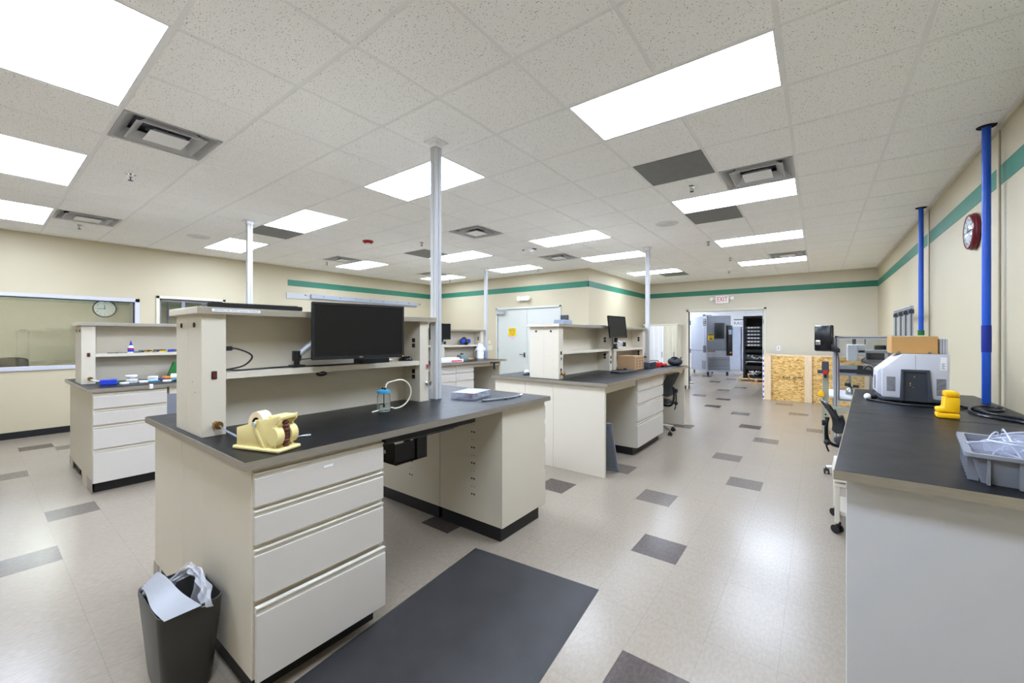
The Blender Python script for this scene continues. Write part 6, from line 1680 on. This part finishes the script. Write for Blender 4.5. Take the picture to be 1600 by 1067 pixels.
# hmi monitor box and arm
h_ = thing('touch_panel', 'black industrial touch panel seen from behind on the machine post', 'touch panel', (0.06, 7.25, 1.5), 0)
X = Matrix.Translation((0.055, 7.22, 1.305)) @ Matrix.Rotation(R(-28), 4, 'Z')
b = B(); b.T = X; b.box(-0.11, 0.12, 0.0, 0.05, 0, 0.37, bev=0.02, seg=3); b.box(-0.085, 0.12, -0.05, 0.01, 0.01, 0.36, bev=0.014, seg=2); put('housing', b, M['bgloss'], h_)
b = B(); b.T = X; b.box(-0.06, 0.0, -0.062, -0.05, 0.09, 0.15, bev=0.004); put('connector', b, M['chrome'], h_)
b = B(); b.T = X; b.prism([(0.02, 0.12), (0.02, 0.02), (0.13, 0.0), (0.21, -0.01), (0.21, 0.04), (0.13, 0.10)], -0.03, 0.01, axis='y', bev=0.004); put('bracket', b, M['bplastic'], h_)
b = B(); b.tube([(0.01, 7.18, 1.43), (0.10, 7.20, 1.42), (0.19, 7.30, 1.35), (0.235, 7.35, 1.20), (0.235, 7.36, 1.0), (0.24, 7.36, 0.8), (0.235, 7.36, 0.62)], 0.008); put('cable', b, P('purple_cable', (110, 90, 110), 0.5), h_)
h_ = thing('stop_button_box', 'grey box with red emergency stop button on the machine post', 'stop button', (0.07, 7.3, 1.0))
b = B(); b.box(0.045, 0.125, 7.25, 7.31, 1.005, 1.16, bev=0.006); b.box(-0.005, 0.12, 7.22, 7.31, 0.99, 1.04, bev=0.006); put('box', b, M['instdk'], h_)
b = B(); b.cyl((0.085, 7.24, 1.01), (0.085, 7.19, 1.01), 0.028, n=18); put('red_button', b, M['red'], h_)
b = B(); b.cyl((0.085, 7.268, 0.93), (0.085, 7.268, 0.99), 0.016); put('key_switch', b, M['bplastic'], h_)
b = B(); b.prism([(-0.0, 0.66), (0.075, 0.66), (0.065, 0.72), (0.035, 0.755), (0.01, 0.72)], 7.28, 7.31, axis='y', bev=0.006); one('yellow_cover', b, M['yellow'], 'small yellow plastic cap on the machine leg above the black chair', 'cap', loc=(0.04, 7.3, 0.66))
# head, stage
h_ = thing('camera_head', 'white inspection head with black motor inside the machine frame', 'machine head', (0.5, 7.8, 1.2))
b = B(); b.box(0.34, 0.46, 7.60, 7.80, 1.16, 1.40, bev=0.01); b.box(0.46, 0.54, 7.62, 7.78, 1.25, 1.40, bev=0.004); put('head_shell', b, M['whitem'], h_)
b = B(); b.cyl((0.42, 7.68, 1.40), (0.42, 7.68, 1.50), 0.022); b.box(0.40, 0.44, 7.66, 7.70, 1.40, 1.44); put('sensor', b, M['instdk'], h_)
b = B(); b.box(0.55, 0.74, 7.60, 7.74, 1.19, 1.28, bev=0.006); b.box(0.64, 0.76, 7.62, 7.74, 1.33, 1.39, bev=0.006); put('motor', b, M['bplastic'], h_)
b = B(); b.box(0.46, 0.80, 7.62, 7.84, 1.28, 1.32, bev=0.004); b.box(0.50, 0.9, 7.75, 7.85, 1.12, 1.19, bev=0.003); put('arm_plate', b, M['alu'], h_)
b = B(); b.tube([(0.52, 7.66, 1.32), (0.54, 7.66, 1.44), (0.53, 7.66, 1.50), (0.515, 7.66, 1.52)], 0.006); b.tube([(0.54, 7.60, 1.22), (0.50, 7.58, 1.17), (0.6, 7.58, 1.12), (0.7, 7.58, 1.11)], 0.006); put('cable', b, M['instdk'], h_)
b = B(); b.box(0.79, 0.86, 7.70, 7.9, 0.67, 1.28, bev=0.004); put('column', b, M['alu'], h_)
h_ = thing('linear_stage', 'aluminium linear stage with black fixture inside the machine frame', 'stage', (0.5, 7.7, 1.0))
b = B(); b.box(0.24, 0.74, 7.60, 7.66, 1.04, 1.10, bev=0.004); b.box(0.24, 0.74, 7.60, 7.66, 0.95, 0.985, bev=0.004); b.box(0.24, 0.74, 7.66, 7.68, 0.95, 1.1, mi=1); put('rails', b, [M['alu'], M['instdk']], h_)
b = B(); b.box(0.44, 0.60, 7.54, 7.60, 0.98, 1.05, bev=0.005); b.cyl((0.48, 7.57, 1.05), (0.48, 7.57, 1.10), 0.03); b.box(0.60, 0.74, 7.54, 7.60, 0.95, 1.03, bev=0.005)
b.tube([(0.52, 7.55, 1.05), (0.57, 7.54, 1.10), (0.62, 7.55, 1.04)], 0.008); b.cyl((0.31, 7.6, 0.82), (0.38, 7.6, 0.82), 0.025); b.cyl((0.40, 7.6, 0.80), (0.47, 7.6, 0.80), 0.02); put('fixture', b, M['bplastic'], h_)
b = B(); b.cyl((0.37, 7.62, 0.671), (0.37, 7.62, 0.97), 0.016); b.cyl((0.60, 7.62, 0.671), (0.60, 7.62, 0.95), 0.022); b.lathe([(0, 0.671), (0.05, 0.671), (0.05, 0.75), (0.02, 0.80), (0, 0.80)], (0.37, 7.62, 0)); put('support_rod', b, M['chrome'], h_)

b = B(); b.box(-1.8395, -1.8388, 0.985, 1.03, 0.905, 0.915); one('drawer_label', b, M['white'], 'tiny white label on the top drawer of the foreground cabinet', 'label', loc=(-1.839, 1.0, 0.91))
